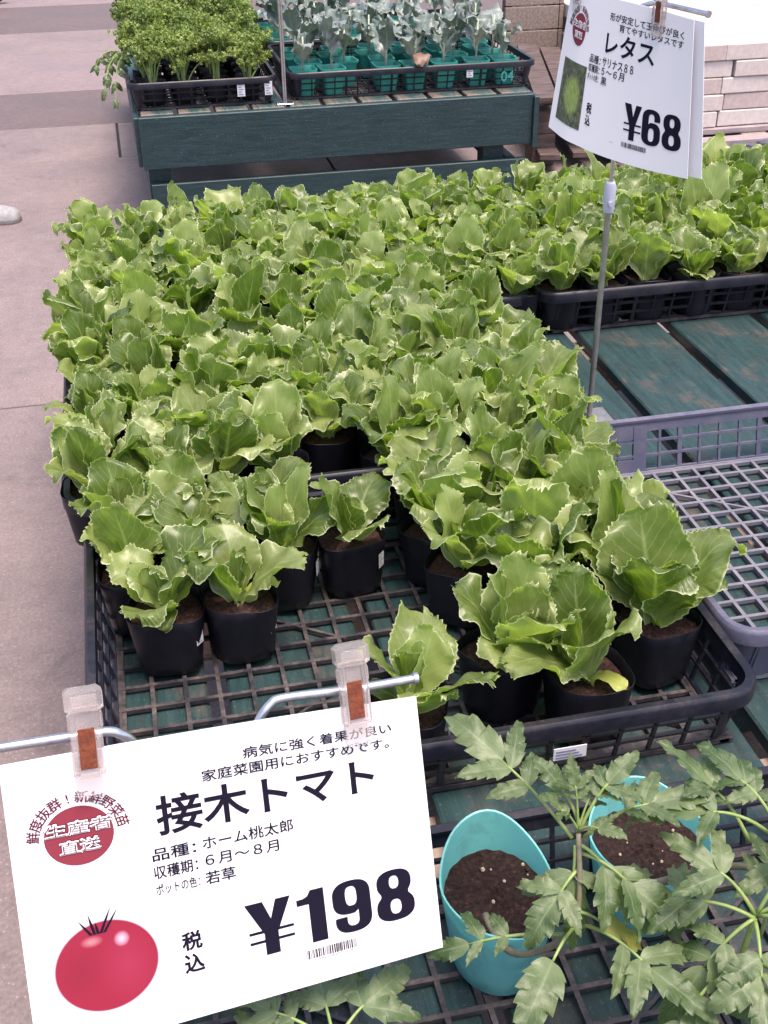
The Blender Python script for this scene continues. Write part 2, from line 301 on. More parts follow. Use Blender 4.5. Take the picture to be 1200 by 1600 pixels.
# ------------------------------------------------------------------ trays
def rrect(x0, x1, y0, y1, r, n=7):
    out = []
    for cx, cy, a0 in ((x1-r, y1-r, 0), (x0+r, y1-r, 90), (x0+r, y0+r, 180), (x1-r, y0+r, 270)):
        for k in range(n):
            a = R(a0+90*k/(n-1)); out.append((cx+r*math.cos(a), cy+r*math.sin(a), math.cos(a), math.sin(a)))
    return out
def make_tray(x0, x1, y0, y1, z, h, mt, mf, label, cat='crate', pitch=.043, r=.045, lipw=.014, slot=False, group=None, tilt=0):
    cx, cy = (x0+x1)/2, (y0+y1)/2; W, D = (x1-x0)/2, (y1-y0)/2
    t = thing('nursery_tray', label, cat, (cx, cy, z), tilt, group)
    P = rrect(-W, W, -D, D, r)
    prof = [(-.012, -.004), (-.012, 0), (-lipw*.2, .0015), (0, -.001), (.0015, -.004), (.0015, -.021), (-.0015, -.021), (-.002, -.005), (-.012, -.004)]
    b = MB(); rg = []
    for d, dz in prof: rg.append([(px+nx*d, py+ny*d, h+dz) for px, py, nx, ny in P])
    b.rings(rg); b.build('rim', mt, t, smooth=True, sharp=40)
    ins = .022                          # walls lean in towards the floor
    def wall(a, bq, n, name):
        # a, b = top corners (2D), n = inward normal
        ax, ay = a; bx, by = bq; ln = math.hypot(bx-ax, by-ay); dx, dy = (bx-ax)/ln, (by-ay)/ln
        def pt(s, k): # s along, k 0 top ..1 bottom
            return (ax+dx*s+n[0]*(.006+ins*k), ay+dy*s+n[1]*(.006+ins*k), (h-.004)*(1-k)+.002*k)
        w = MB(); nb = max(2, round(ln/pitch)); up = (n[0], n[1], .2)
        for i in range(nb+1):
            s = ln*i/nb; w.bar(pt(s, .02), pt(s, 1), .0045 if i % 4 else .008, .004, up)
        for k, ww in ((.10, .018), (.38, .004), (.64, .004), (.95, .010)):
            w.bar(pt(0, k), pt(ln, k), ww, .0052, up)
        if slot:
            for s0 in (0., ln-.085): 
                p0, p1 = pt(s0, .5), pt(s0+.022, .5); w.bar(p0, p1, h*.8, .0062, up)
                p0, p1 = pt(s0+.062, .5), pt(s0+.085, .5); w.bar(p0, p1, h*.8, .0062, up)
                for kk in (.2, .82): w.bar(pt(s0+.0225, kk), pt(s0+.0615, kk), h*.24, .0064, up)
        w.build(name, mt, t)
    rr = r
    wall((-W+rr, -D), (W-rr, -D), (0, 1), 'side_wall'); wall((-W+rr, D), (W-rr, D), (0, -1), 'side_wall')
    wall((-W, -D+rr), (-W, D-rr), (1, 0), 'side_wall'); wall((W, -D+rr), (W, D-rr), (-1, 0), 'side_wall')
    for sx, sy, a0 in ((1, 1, 0), (-1, 1, 90), (-1, -1, 180), (1, -1, 270)):
        c = MB(); rg = []
        for o_, z_ in ((.006, h-.004), (.006+ins*.95, .003), (.0105+ins*.95, .003), (.0105, h-.006)):
            ring = []
            for k in range(6):
                a = R(a0+90*k/5); ring.append((sx*(W-rr)+(rr-o_)*math.cos(a), sy*(D-rr)+(rr-o_)*math.sin(a), z_))
            rg.append(ring)
        rg.append(rg[0]); c.rings(rg, closed=False); c.build('corner', mt, t, smooth=True, sharp=40)
    f = MB(); i0 = ins+.008; wx, wy = W-i0, D-i0; nx, ny = round(2*wx/pitch), round(2*wy/pitch)
    for i in range(nx+1):
        x = -wx+2*wx*i/nx; f.box(x-.0028, x+.0028, -wy, wy, .003, .009)
    for j in range(ny+1):
        y = -wy+2*wy*j/ny; f.box(-wx-.004, wx+.004, y-.0028, y+.0028, .0034, .0094)
    for s1 in (-1, 1):
        for s2 in (-1, 1): f.bar((s1*wx*.9, s2*wy*.9, .0063), (s1*wx*.15, s2*wy*.15, .0063), .004, .005)
    f.box(-wx-.004, wx+.004, -wy-.008, -wy+.010, .0022, .0086); f.box(-wx-.004, wx+.004, wy-.010, wy+.008, .0022, .0086)
    f.box(-wx-.009, -wx+.008, -wy-.008, wy+.008, .0016, .0080); f.box(wx-.008, wx+.009, -wy-.008, wy+.008, .0016, .0080)
    f.build('grid_floor', mf, t)
    return t
ZT = .4505
TH = .0985
tA1 = make_tray(-.123, .662, .930, 1.500, ZT, TH, M['tray'], M['trayfloor'], 'half-emptied black lattice tray at the front, its grid floor showing between the lettuce pots')
tA2 = make_tray(-.155, .705, 1.535, 2.140, ZT+.004, TH, M['tray'], M['trayfloor'], 'black tray packed full of lettuces, directly behind the half-emptied front tray')
tA3 = make_tray(-.150, .792, 2.170, 2.800, ZT, TH, M['tray'], M['trayfloor'], 'farthest left black tray packed full of lettuces, nearest the green bench')
tB = make_tray(.808, 1.80, 2.165, 2.800, ZT, TH, M['tray'], M['trayfloor'], 'black lattice tray of lettuces behind the bare planks at the right')
tG = make_tray(.668, 1.49, 1.030, 1.612, ZT, TH, M['grey'], M['greyfloor'], 'empty grey lattice tray on the planks right of the lettuces', slot=True, pitch=.037)
tT = make_tray(-.09, .66, .30, .818, ZT, TH, M['tray'], M['trayfloor'], 'black tray at the front under the aqua tomato pots and the tomato price sign')
tP = make_tray(.040, .578, 4.455, 5.05, ZT, TH, M['tray'], M['trayfloor'], 'black tray of parsley seedlings at the left end of the green bench')
tC = make_tray(.620, 1.575, 4.475, 5.07, ZT, TH, M['tray'], M['trayfloor'], 'wide black tray of cabbage seedlings at the right end of the green bench')
tP2 = make_tray(.040, .578, 5.09, 5.68, ZT, TH, M['tray'], M['trayfloor'], 'rear black tray of parsley, behind the front parsley tray on the bench')
tC2 = make_tray(.620, 1.575, 5.11, 5.70, ZT, TH, M['tray'], M['trayfloor'], 'rear black tray of cabbage seedlings, behind the front cabbage tray on the bench')

# ------------------------------------------------------------------ leaves
def leaf_mesh(name, seed, Ln, W, mt, kind='lettuce', lean=.25, bend=1.0, cup=1.3, ruff=.006, tip=.9, ns=54, nr=6, stalk=.14):
    r = random.Random(seed); th = 1-2*r.random(); sk = r.uniform(-.15, .15)
    ph = [r.uniform(0, 6.3) for _ in range(8)]
    rows = []
    # outline, one side then the other; s along the blade
    pts = {}
    for side in (-1, 1):
        tooth = 0; tl = r.uniform(2.4, 3.6); cnt = 0; amp = r.uniform(.5, 1); T0 = r.uniform(4.6, 6.4)
        for k in range(ns+1):
            q = k/ns
            if kind == 'lettuce':
                s0 = .60
                if q < .5:
                    s = s0*q/.5; e = min(1, max(0, (s-.03)/(s0-.05))); e = e*e*(3-2*e); w = W*(stalk+(1-stalk)*e)
                else:
                    a = (q-.5)/.5*math.pi/2; s = s0+(1-s0)*math.sin(a); w = W*math.cos(a)**.85
            else:
                s = q; w = W*(math.sin(math.pi*min(1, q**.80))**.85)*(1-.15*q)+W*.03*(1-q)
            # teeth
            cnt += 1
            if cnt >= tl: cnt = 0; tl = r.choice((2, 2, 3, 3, 4)); amp = r.uniform(.3, 1.2)
            z = cnt/tl
            tw = (q*T0) % 1. if kind != 'lettuce' else (1. if cnt == 0 else .25 if cnt == 1 else 0.)*amp
            if kind == 'lettuce':
                g_ = min(1, max(0, (s-.10)/.25)); d = (tw-.3)*.085*W*g_
                lob = (math.sin(q*9+ph[0]+side)*.06+math.sin(q*15+ph[1]*side)*.05)*W*g_
                ang = 0 if q < .5 else (q-.5)/.5*math.pi/2
                w2 = w+(d+lob)*math.cos(ang); s2 = s+(d+lob)/Ln*math.sin(ang)*.9
            else:
                g_ = math.sin(math.pi*min(1, q))**.6; w2 = w*(1-.27*(1-tw)*g_); s2 = s+.045*tw*g_
            pts[(side, k)] = (max(0, w2)*side, s2, s)
    smax = .94 if kind == 'lettuce' else 1
    # profile along the blade
    NS = 60; prof = [(0., 0.)]; 
    for i in range(NS*2):
        l = i/NS; a = lean+bend*(l**1.6)+(tip*max(0, l-.72)**1.3*3 if kind == 'lettuce' else 0)
        x, z = prof[-1]; prof.append((x+math.sin(a)*Ln/NS, z+math.cos(a)*Ln/NS))
    def place(x, s, rr, side, k):
        i = min(max(s, 0), 1.2)*NS; i0 = int(i); f = i-i0; px = prof[i0][0]*(1-f)+prof[i0+1][0]*f; pz = prof[i0][1]*(1-f)+prof[i0+1][1]*f
        dx, dz = prof[i0+1][0]-prof[i0][0], prof[i0+1][1]-prof[i0][1]; dl = math.hypot(dx, dz); tx, tz = dx/dl, dz/dl
        nx, nz = -tz, tx
        Rc = W*cup*(1+.35*s); ang = x/Rc*(1-.25*s); lx = Rc*math.sin(ang); dd = Rc*(1-math.cos(ang))
        u = abs(x)/W
        wv = ruff*(rr**2.2)*(math.sin(s*13+ph[2]+side*1.3)+.7*math.sin(s*23+ph[3]*side)+.5*math.sin(x/W*7+ph[4]))*(.35+s)
        wv += .28*ruff*math.sin(s*19+ph[5])*math.sin(x/W*6+ph[6])
        if kind == 'lettuce': wv -= .010*max(0, rr-.72)/.28*max(0, math.sin(s*5+ph[7]+side))   # edge rolls out
        if kind == 'tomato': dd = abs(lx)*.35-.25*W*(abs(x)/W)**2; wv += W*.07*math.sin(s*14+ph[1]*side)*min(1, u*2)
        dd += wv; lx += th*sk*W*s*s*2
        return (lx, px+nx*dd, pz+nz*dd)
    v = []; f = []; uv = []
    K = ns+1
    for k in range(K):
        s_in = pts[(1, k)][2]; sm = min(s_in*.96, smax) if kind == 'lettuce' else s_in
        row = []
        for j in range(-nr, nr+1):
            side = -1 if j < 0 else 1; rr = abs(j)/nr; xo, so_, _ = pts[(side, k)]
            x = xo*rr; s = sm+(so_-sm)*rr
            v.append(place(x, s, rr, side, k)); uv.append((side*rr, s))
    n = 2*nr+1
    for k in range(K-1):
        for j in range(n-1): a = k*n+j; f.append((a, a+1, a+n+1, a+n))
    me = bpy.data.meshes.new(name); me.from_pydata(v, [], f); me.materials.append(mt)
    ul = me.uv_layers.new(name='UVMap'); li = [0]*len(me.loops); me.loops.foreach_get('vertex_index', li)
    flat = [c for i in li for c in uv[i]]; ul.data.foreach_set('uv', flat)
    me.polygons.foreach_set('use_smooth', [True]*len(f)); me.update(); return me

outer = [leaf_mesh('lettuce_leaf_outer', 100+i, rnd.uniform(.098, .118), rnd.uniform(.045, .056), M['lettuce'], lean=rnd.uniform(.42, .74), bend=rnd.uniform(.1, .9), cup=rnd.uniform(1.1, 2.6), ruff=rnd.uniform(.0025, .0055), tip=rnd.uniform(-.3, 1.4)) for i in range(9)]
middle = [leaf_mesh('lettuce_leaf_middle', 200+i, rnd.uniform(.10, .122), rnd.uniform(.040, .050), M['lettuce'], lean=rnd.uniform(.20, .40), bend=rnd.uniform(-.15, .4), cup=rnd.uniform(1.0, 2.0), ruff=rnd.uniform(.0025, .0055), tip=rnd.uniform(-.5, 1.4)) for i in range(9)]
inner = [leaf_mesh('lettuce_leaf_inner', 300+i, rnd.uniform(.06, .085), rnd.uniform(.022, .032), M['lettuce'], lean=rnd.uniform(.05, .12), bend=rnd.uniform(-.1, .3), cup=rnd.uniform(.5, .8), ruff=rnd.uniform(.002, .004), tip=rnd.uniform(-.3, .8)) for i in range(5)]
droop = [leaf_mesh('lettuce_leaf_low', 400+i, .066, .018, M['lettuce'] if i else M['yellowleaf'], lean=.7, bend=1.5, cup=2.2, ruff=.002, tip=0, ns=18, nr=3, stalk=.3) for i in range(3)]

def pot_mesh(name, rt, rb, h, mt, seed, sq=.35, wob=.03, back=0., nseg=36, ell=1.0, thick=.0008):
    r = random.Random(seed); ph = [r.uniform(0, 6.3) for _ in range(4)]; b = MB()
    def ring(rad, z, inset=0, wb=1):
        out = []
        for k in range(nseg):
            a = 2*math.pi*k/nseg; e = 1+sq*.18*(math.sin(2*a)**2)
            rr = (rad*e-inset)*(1+wb*wob*(math.sin(2*a+ph[0])+.5*math.sin(3*a+ph[1])+.25*math.sin(7*a+ph[2])*wb))
            zz = z+(wb*wob*.05*math.sin(2*a+ph[3])+back*max(0, math.sin(a))**2) if z > h*.9 else z
            out.append((rr*math.cos(a), rr*math.sin(a)*ell, zz))
        return out
    rs = [ring(rb*.9, .0, 0, .3), ring(rb, .004, 0, .5)]
    for k in range(1, 6): q = k/5; rs.append(ring(rb+(rt-rb)*q, .004+(h-.004)*q, 0, .5+.5*q))
    rs.append(ring(rt, h+.0004, thick/2, 1)); rs.append(ring(rt, h-.0003, thick*1.6, 1))
    for k in (4, 3, 2): q = k/5; rs.append(ring(rb+(rt-rb)*q, .004+(h-.004)*q, thick*1.6, .5+.5*q))
    b.rings(rs, cap0=True); return b.mesh(name, mt, True, 50), ring
def soil_mesh(name, ring, rad, z, mt, seed):
    r = random.Random(seed); b = MB(); base = ring(rad, z, .001, .9)[:]
    rs = []
    for q in (.985, .8, .55, .3, .1): rs.append([(x*q, y*q, z+r.uniform(-.0018, .0022)+.002*(1-q)) for x, y, _ in base])
    b.rings(rs, cap1=True); return b.mesh(name, mt, True)
potv = []
for i in range(4):
    pm, rg = pot_mesh('black_pot', .0480, .040, .090, M['pot'], 50+i, sq=.85, wob=.04); potv.append((pm, soil_mesh('soil', rg, .0458, .074, M['soil'], 60+i)))
st = MB(); st.add([(.0, 0, 0), (.014, 0.0002, 0), (.014, 0, .024), (0, 0, .024)], [(0, 1, 2, 3)]); st.k = 1
for q in range(5): st.add([(.002, -.0003, .003+q*.0042), (.011-(q % 2)*.003, -.0003, .003+q*.0042), (.011-(q % 2)*.003, -.0003, .0045+q*.0042), (.002, -.0003, .0045+q*.0042)], [(0, 1, 2, 3)])
sticker_me = st.mesh('price_sticker', [M['sticker'], M['printgrey']])

def make_lettuce(x, y, z, label, size=1.0, group=None, nl=9, sticker=None, rz=None, yellow=None, hgt=1.):
    t = thing('potted_lettuce', label, 'potted lettuce', (x, y, z), rnd.uniform(0, 6.28) if rz is None else rz, group)
    pm, sm = rnd.choice(potv); inst('pot', pm, t); inst('soil', sm, t)
    if sticker is not None:
        a = sticker-t.rotation_euler.z; rr = .0515
        inst('price_sticker', sticker_me, t, (math.cos(a)*rr-math.sin(a)*-.007, math.sin(a)*rr+math.cos(a)*-.007, .045), (0, R(-7)*0, a+math.pi/2))
    a = rnd.uniform(0, 6.28); TX, TY = rnd.gauss(0, .11), rnd.gauss(0, .11); nl = max(5, nl-rnd.choice((0, 1, 1, 2))); hgt *= rnd.uniform(.86, 1.16)
    for k in range(nl):
        if k < 4: me, sc = rnd.choice(outer), rnd.uniform(.78, 1.15)
        elif k < nl-2: me, sc = rnd.choice(middle), rnd.uniform(.74, 1.14)
        else: me, sc = rnd.choice(inner), rnd.uniform(.9, 1.1)
        q = 1-k/nl; sc *= size
        inst('leaf', me, t, (-math.sin(a)*.004*q, math.cos(a)*.004*q, .074+.004*(1-q)), (Matrix.Rotation(TX, 3, 'X') @ Matrix.Rotation(TY, 3, 'Y') @ Matrix.Rotation(a, 3, 'Z') @ Matrix.Rotation(rnd.uniform(-.16, .16), 3, 'X') @ Matrix.Rotation(rnd.uniform(-.16, .16), 3, 'Y')).to_euler(), (sc*rnd.choice((-1, 1))*rnd.uniform(.9, 1.1), sc, sc*hgt))
        a += 2.4+rnd.uniform(-.45, .45)
    for k in range(1 if yellow is None else 0):
        if rnd.random() < .5: inst('leaf', rnd.choice(droop), t, (0, 0, .073), (0, 0, rnd.uniform(0, 6.28)), 1.0)
    if yellow is not None: inst('leaf', droop[0], t, (0, 0, .073), (0, 0, yellow-t.rotation_euler.z), 1.0)['label'] = 'small yellowing leaf'
    return t
GL = 'lettuce seedlings in black pots'
ZP = ZT+.0099
# plants of the front tray which one can single out
front = [
 (-.020, 1.262, 'lettuce with ragged drooping leaves in the front left pot of the front tray', 1.0, 8, R(-42), None),
 (.076, 1.266, 'small lettuce with a yellowed lower leaf and bare soil, second from front left corner', .92, 6, R(-40), R(-80)),
 (.148, 1.370, 'lettuce leaning left in a half-hidden pot, third along the ragged front left row', 1.02, 7, R(-25), None),
 (.248, 1.380, 'upright lettuce with a low curled leaf, right end of the ragged front left row', .98, 7, R(-42), None),
 (.245, 1.012, 'lone lettuce standing apart behind the right clip of the tomato sign', 1.12, 7, R(-30), None),
 (.381, 1.078, 'broad-leaved lettuce, left pot of the front right cluster', 1.18, 10, None, None),
 (.468, 1.015, 'open pale lettuce in the pot closest to the front rim, beside the empty corner', 1.18, 9, None, R(-150)),
 (.592, 1.095, 'large lettuce leaning right over the tray rim beside the grey tray', 1.34, 10, None, None),
]
for x, y, lab, sz, nl, stk, yl in front: make_lettuce(x, y, ZP, lab, sz, GL, nl+1, stk, None, yl, 1.12)
def ordw(n): return ['first', 'second', 'third', 'fourth', 'fifth', 'sixth', 'seventh', 'eighth', 'ninth', 'tenth', 'eleventh'][n]
for j, (y, xs) in enumerate(((1.362, (-.055, .045)), (1.452, (-.068, .03, .125)))):
    for i, x in enumerate(xs): make_lettuce(x+rnd.uniform(-.006, .006), y, ZP, 'lettuce at front tray left, %s row behind its front left pot, %s from left' % (ordw(j), ordw(i)), rnd.uniform(1.0, 1.15), GL, 9)
for j, (y, xs) in enumerate(((1.185, (.475, .575)), (1.275, (.385, .485, .585)), (1.368, (.375, .478, .580)), (1.455, (.385, .485, .585)))):
    for i, x in enumerate(xs): make_lettuce(x+rnd.uniform(-.006, .006), y, ZP, 'lettuce in the front tray right cluster, %s row from the front, %s from left' % (ordw(j+2), ordw(i)), rnd.uniform(1.06, 1.22), GL, 10, hgt=1.08)
def fill(x0, nx, dx, y0, ny, dy, z, where, skip=(), size=(.86, 1.04), nl=11, hg=1.10):
    for j in range(ny):
        for i in range(nx):
            if (i, j) in skip: continue
            make_lettuce(x0+i*dx+rnd.uniform(-.007, .007), y0+j*dy+rnd.uniform(-.007, .007), z, 'lettuce in %s, %s row from front, %s from left' % (where, ordw(j), ordw(i)), rnd.uniform(*size), GL, nl, hgt=hg)
fill(-.100, 9, .092, 1.590, 6, .0985, ZP+.004, 'the middle full tray', ((4, 0), ), (.92, 1.12), 10, 1.06)
fill(-.095, 10, .0955, 2.225, 6, .103, ZP, 'the far left full tray')
fill(.862, 9, .105, 2.225, 6, .104, ZP, 'the far right tray', (), (.90, 1.08))

# ------------------------------------------------------------------ generic compound tomato leaves
tl_me = [leaf_mesh('tomato_leaflet', 500+i, 1.0, .235+.025*(i % 4), M['tomato'], 'tomato', lean=1.2+.12*(i % 3), bend=.5+.2*(i % 4), cup=3, ruff=.03, ns=40, nr=3) for i in range(7)]
tl_y = leaf_mesh('old_leaflet', 520, 1.0, .30, M['tomatoy'], 'tomato', lean=1.3, bend=.6, cup=3, ruff=.03, ns=40, nr=3)
def bez(a, b, c, n):
    return [a*(1-t)**2+b*2*t*(1-t)+c*t*t for t in [i/(n-1) for i in range(n)]]
def frame(d, up=Vector((0, 0, 1))):
    # leaf meshes run along +y (via their profile) with +z the upper face normal
    y = d.normalized(); x = y.cross(up); x = x.normalized() if x.length > 1e-3 else Vector((1, 0, 0)); z = x.cross(y)
    return Matrix((x, y, z)).transposed().to_4x4()
def tleaf(root, base, end, size, pairs, mt=None, term=1.0, sag=.25, stalk=.0016):
    base, end = Vector(base), Vector(end); dv = end-base; ctrl = (base+end)/2+Vector((0, 0, dv.length*sag))
    P = bez(base, ctrl, end, 9); o = root.location
    b = MB(); b.tube([p-o for p in P], [stalk*(1.2-.5*i/8) for i in range(9)], 6)
    lf = b.build('leaf', M['stem'], root, smooth=True)
    def put(p, d, s, roll):
        up = (Vector((0, 0, 1))+Vector((rnd.uniform(-.35, .35), rnd.uniform(-.5, .1), 0))).normalized()
        me = tl_y if mt else rnd.choice(tl_me); L_ = bpy.data.objects.new('leaflet', me); link(L_, lf)
        L_.matrix_local = Matrix.Translation(p-o) @ frame(d, up) @ Matrix.Rotation(roll, 4, 'Y') @ Matrix.Diagonal((s*rnd.uniform(.9, 1.1), s, s, 1))
    tg = (P[-1]-P[-2]).normalized(); put(P[-1], tg, size*1.12*term, rnd.uniform(-.3, .3))
    for k in range(pairs):
        i = 7-int(k*5/max(1, pairs)); p = P[i]; t = (P[i+1]-P[i-1]).normalized(); side = t.cross(Vector((0, 0, 1))).normalized()
        for s in (-1, 1):
            if rnd.random() < .08: continue
            d = (side*s*.9+t*.55+Vector((0, 0, rnd.uniform(-.2, .12)))).normalized(); put(p, d, size*rnd.uniform(.68, 1.02)*(1-.2*k), s*rnd.uniform(-.3, .3))
    return lf
def stem(root, pts, r0, r1, mt):
    b = MB(); P = [Vector(p) for p in pts]; out = []
    for i in range(len(P)-1):
        p0, p1, p2, p3 = P[max(0, i-1)], P[i], P[i+1], P[min(len(P)-1, i+2)]
        for q in range(4):
            t = q/4; out.append(.5*((2*p1)+(p2-p0)*t+(2*p0-5*p1+4*p2-p3)*t*t+(3*p1-p0-3*p2+p3)*t**3))
    out.append(P[-1]); n = len(out)
    b.tube([p-root.location for p in out], [r0+(r1-r0)*i/(n-1) for i in range(n)], 8); return b.build('stem', mt, root, smooth=True)
def tomato_pot(loc, label, rt=.058, h=.112, seed=1, back=.022, ell=1.12, rot=0):
    t = thing('potted_tomato', label, 'tomato seedling', loc, 0, 'grafted tomato seedlings')
    pm, rg = pot_mesh('aqua_pot', rt, rt*.74, h, M['aqua'], seed, sq=0, wob=.025, back=back, ell=ell, nseg=48, thick=.0012)
    p = inst('pot', pm, t, rot=(0, 0, rot)); s = inst('soil', soil_mesh('soil', rg, rt*.95, h*.80, M['soil2'], seed+1), t, rot=(0, 0, rot))
    for k in range(13):
        a = rnd.uniform(0, 6.28); q = rt*.85*math.sqrt(rnd.random()); b = MB(); rr = rnd.uniform(.0009, .0027)
        b.rings([[(rr*math.cos(c)*sn, rr*math.sin(c)*sn, rr*cs) for c in [i*1.2566 for i in range(5)]] for sn, cs in ((.6, -.8), (1, 0), (.6, .8))], cap0=True, cap1=True)
        b.build('perlite_grain', M['perlite'] if rnd.random() < .7 else M['soil'], t, (q*math.cos(a), q*math.sin(a)*ell, h*.80+.002))
    return t
t1 = tomato_pot((.262, .715, ZP), 'tomato seedling in the aqua pot beside the tomato sign, stem bent over the rim', .056, .108, 5, .030, 1.16)
stem(t1, [(.245, .700, .545), (.248, .662, .553), (.256, .638, .565), (.271, .618, .592), (.286, .606, .622), (.296, .610, .655), (.300, .634, .712)], .0042, .0022, M['stembrown'])
tleaf(t1, (.298, .641, .700), (.253, .701, .742), .062, 2, sag=.1)
tleaf(t1, (.302, .638, .710), (.328, .648, .750), .036, 2)
tleaf(t1, (.304, .640, .712), (.290, .655, .745), .034, 1)
for e in ((.318, .655, .735), (.285, .640, .738), (.312, .622, .728), (.300, .650, .752)): tleaf(t1, (.301, .638, .712), e, .026, 2, stalk=.001)
tleaf(t1, (.308, .640, .700), (.360, .632, .735), .052, 2)
tleaf(t1, (.301, .633, .700), (.322, .618, .680), .062, 1, term=1.15)
tleaf(t1, (.303, .632, .690), (.338, .606, .672), .058, 1, term=1.1)
tleaf(t1, (.300, .625, .68), (.278, .612, .668), .050, 1)
tleaf(t1, (.298, .633, .700), (.294, .622, .672), .056, 1, term=1.1)
tleaf(t1, (.294, .610, .645), (.312, .600, .640), .050, 0, mt=1, term=.9)
tleaf(t1, (.290, .606, .620), (.208, .632, .600), .042, 2, sag=.15)
tleaf(t1, (.292, .606, .630), (.262, .575, .635), .066, 0)
tleaf(t1, (.299, .608, .630), (.334, .548, .640), .062, 2)
t2 = tomato_pot((.428, .742, ZP), 'tomato seedling in the second aqua pot, its woody stem lying over to the right', .060, .104, 9, .022, 1.0)
stem(t2, [(.402, .700, .545), (.413, .686, .562), (.428, .660, .600), (.444, .630, .640), (.469, .597, .665)], .0045, .003, M['stembrown'])
tleaf(t2, (.447, .612, .690), (.417, .640, .735), .052, 2)
tleaf(t2, (.471, .612, .700), (.446, .640, .735), .044, 2)
tleaf(t2, (.456, .600, .710), (.402, .613, .735), .056, 1, term=1.15)
tleaf(t2, (.462, .605, .700), (.455, .575, .690), .066, 1)
tleaf(t2, (.469, .597, .665), (.500, .630, .690), .050, 2)
t3 = tomato_pot((.505, .520, ZP-.0), 'tomato seedling whose grey green leaves fill the lower right corner', .056, .108, 13, .01, 1.0)
stem(t3, [(.470, .520, .535), (.424, .538, .575), (.411, .540, .62), (.419, .545, .68)], .0036, .0022, M['stem'])
for a, e, s, n in (((.419, .545, .68), (.374, .588, .662), .060, 2), ((.419, .545, .68), (.378, .539, .64), .062, 2), ((.418, .542, .68), (.405, .500, .66), .060, 2),
                   ((.423, .547, .68), (.452, .500, .70), .055, 2), ((.383, .526, .64), (.349, .512, .615), .055, 2), ((.421, .548, .68), (.396, .574, .71), .050, 1), ((.422, .548, .68), (.455, .560, .725), .055, 2), ((.414, .540, .64), (.440, .470, .655), .06, 2), ((.45, .51, .60), (.40, .478, .63), .06, 2), ((.423, .548, .68), (.462, .535, .705), .055, 2), ((.44, .56, .63), (.475, .600, .66), .055, 2)):
    tleaf(t3, a, e, s, n)
t4 = tomato_pot((.105, .560, ZP-.005), 'tomato seedling mostly hidden under the tomato sign, leaf tips showing along its lower edge', .05, .085, 17, .0, 1.0)
for a, e, s, n in (((.080, .590, .56), (.030, .622, .577), .052, 2), ((.080, .590, .56), (.112, .613, .575), .055, 1), ((.08, .590, .56), (.078, .624, .572), .050, 1), ((.06, .595, .56), (-.015, .612, .57), .05, 2), ((.08, .59, .55), (.09, .55, .57), .05, 2)):
    tleaf(t4, a, e, s, n)
stem(t4, [(.105, .560, .50), (.09, .585, .54), (.080, .590, .56)], .003, .002, M['stembrown'])
# ------------------------------------------------------------------ print on cards
def text_mesh(s, weight=0., mono=None):
    cu_ = bpy.data.curves.new('txt', 'FONT'); cu_.body = s; cu_.resolution_u = 4
    if weight > .009: cu_.bevel_depth = weight; cu_.bevel_resolution = 1
    else: cu_.offset = weight
    ob = bpy.data.objects.new('txt', cu_); col.objects.link(ob); bpy.context.view_layer.update()
    me = bpy.data.meshes.new_from_object(ob.evaluated_get(bpy.context.evaluated_depsgraph_get()))
    bpy.data.objects.remove(ob); bpy.data.curves.remove(cu_); return me
class Card:
    def __init__(s, fn): s.fn = fn
    def pt(s, u, v, h=0.):
        e = 1e-3; p = Vector(s.fn(u, v)); du = Vector(s.fn(u+e, v))-Vector(s.fn(u-e, v)); dv = Vector(s.fn(u, v+e))-Vector(s.fn(u, v-e))
        n = dv.cross(du).normalized(); return p+n*h
def paste(card, root, name, bm_, mt, h, cell=.03):
    for ax in (0, 1):
        cs = [v.co[ax] for v in bm_.verts]
        k = math.ceil(min(cs)/cell)
        while k*cell < max(cs):
            no = (1, 0, 0) if ax == 0 else (0, 1, 0); co = (k*cell, 0, 0) if ax == 0 else (0, k*cell, 0)
            bmesh.ops.bisect_plane(bm_, geom=bm_.verts[:]+bm_.edges[:]+bm_.faces[:], plane_co=co, plane_no=no); k += 1
    for v in bm_.verts: v.co = card.pt(v.co.x, v.co.y, h+v.co.z*.003)-root.location
    bmesh.ops.recalc_face_normals(bm_, faces=bm_.faces[:])
    me = bpy.data.meshes.new(name); bm_.to_mesh(me); bm_.free(); me.materials.append(mt); return inst(name, me, root)
def lettering(card, root, s, u0, v0, u1, v1, mt, weight=0., h=.0005, skew=0, name='lettering'):
    me = text_mesh(s, weight); b = bmesh.new(); b.from_mesh(me); bpy.data.meshes.remove(me)
    xs = [v.co.x for v in b.verts]; ys = [v.co.y for v in b.verts]; x0, x1, y0, y1 = min(xs), max(xs), min(ys), max(ys)
    for v in b.verts:
        v.co = (u0+(v.co.x-x0)/(x1-x0)*(u1-u0), v1+(v.co.y-y0)/(y1-y0)*(v0-v1), v.co.z)
    return paste(card, root, name, b, mt, h)
def sup(cx, cy, rx, ry, a0, a1, n=10, p=2.5):
    out = []
    for k in range(n+1):
        a = R(a0+(a1-a0)*k/n); c, d = math.cos(a), math.sin(a)
        out.append((cx+rx*math.copysign(abs(c)**(2/p), c), cy+ry*math.copysign(abs(d)**(2/p), d)))
    return out
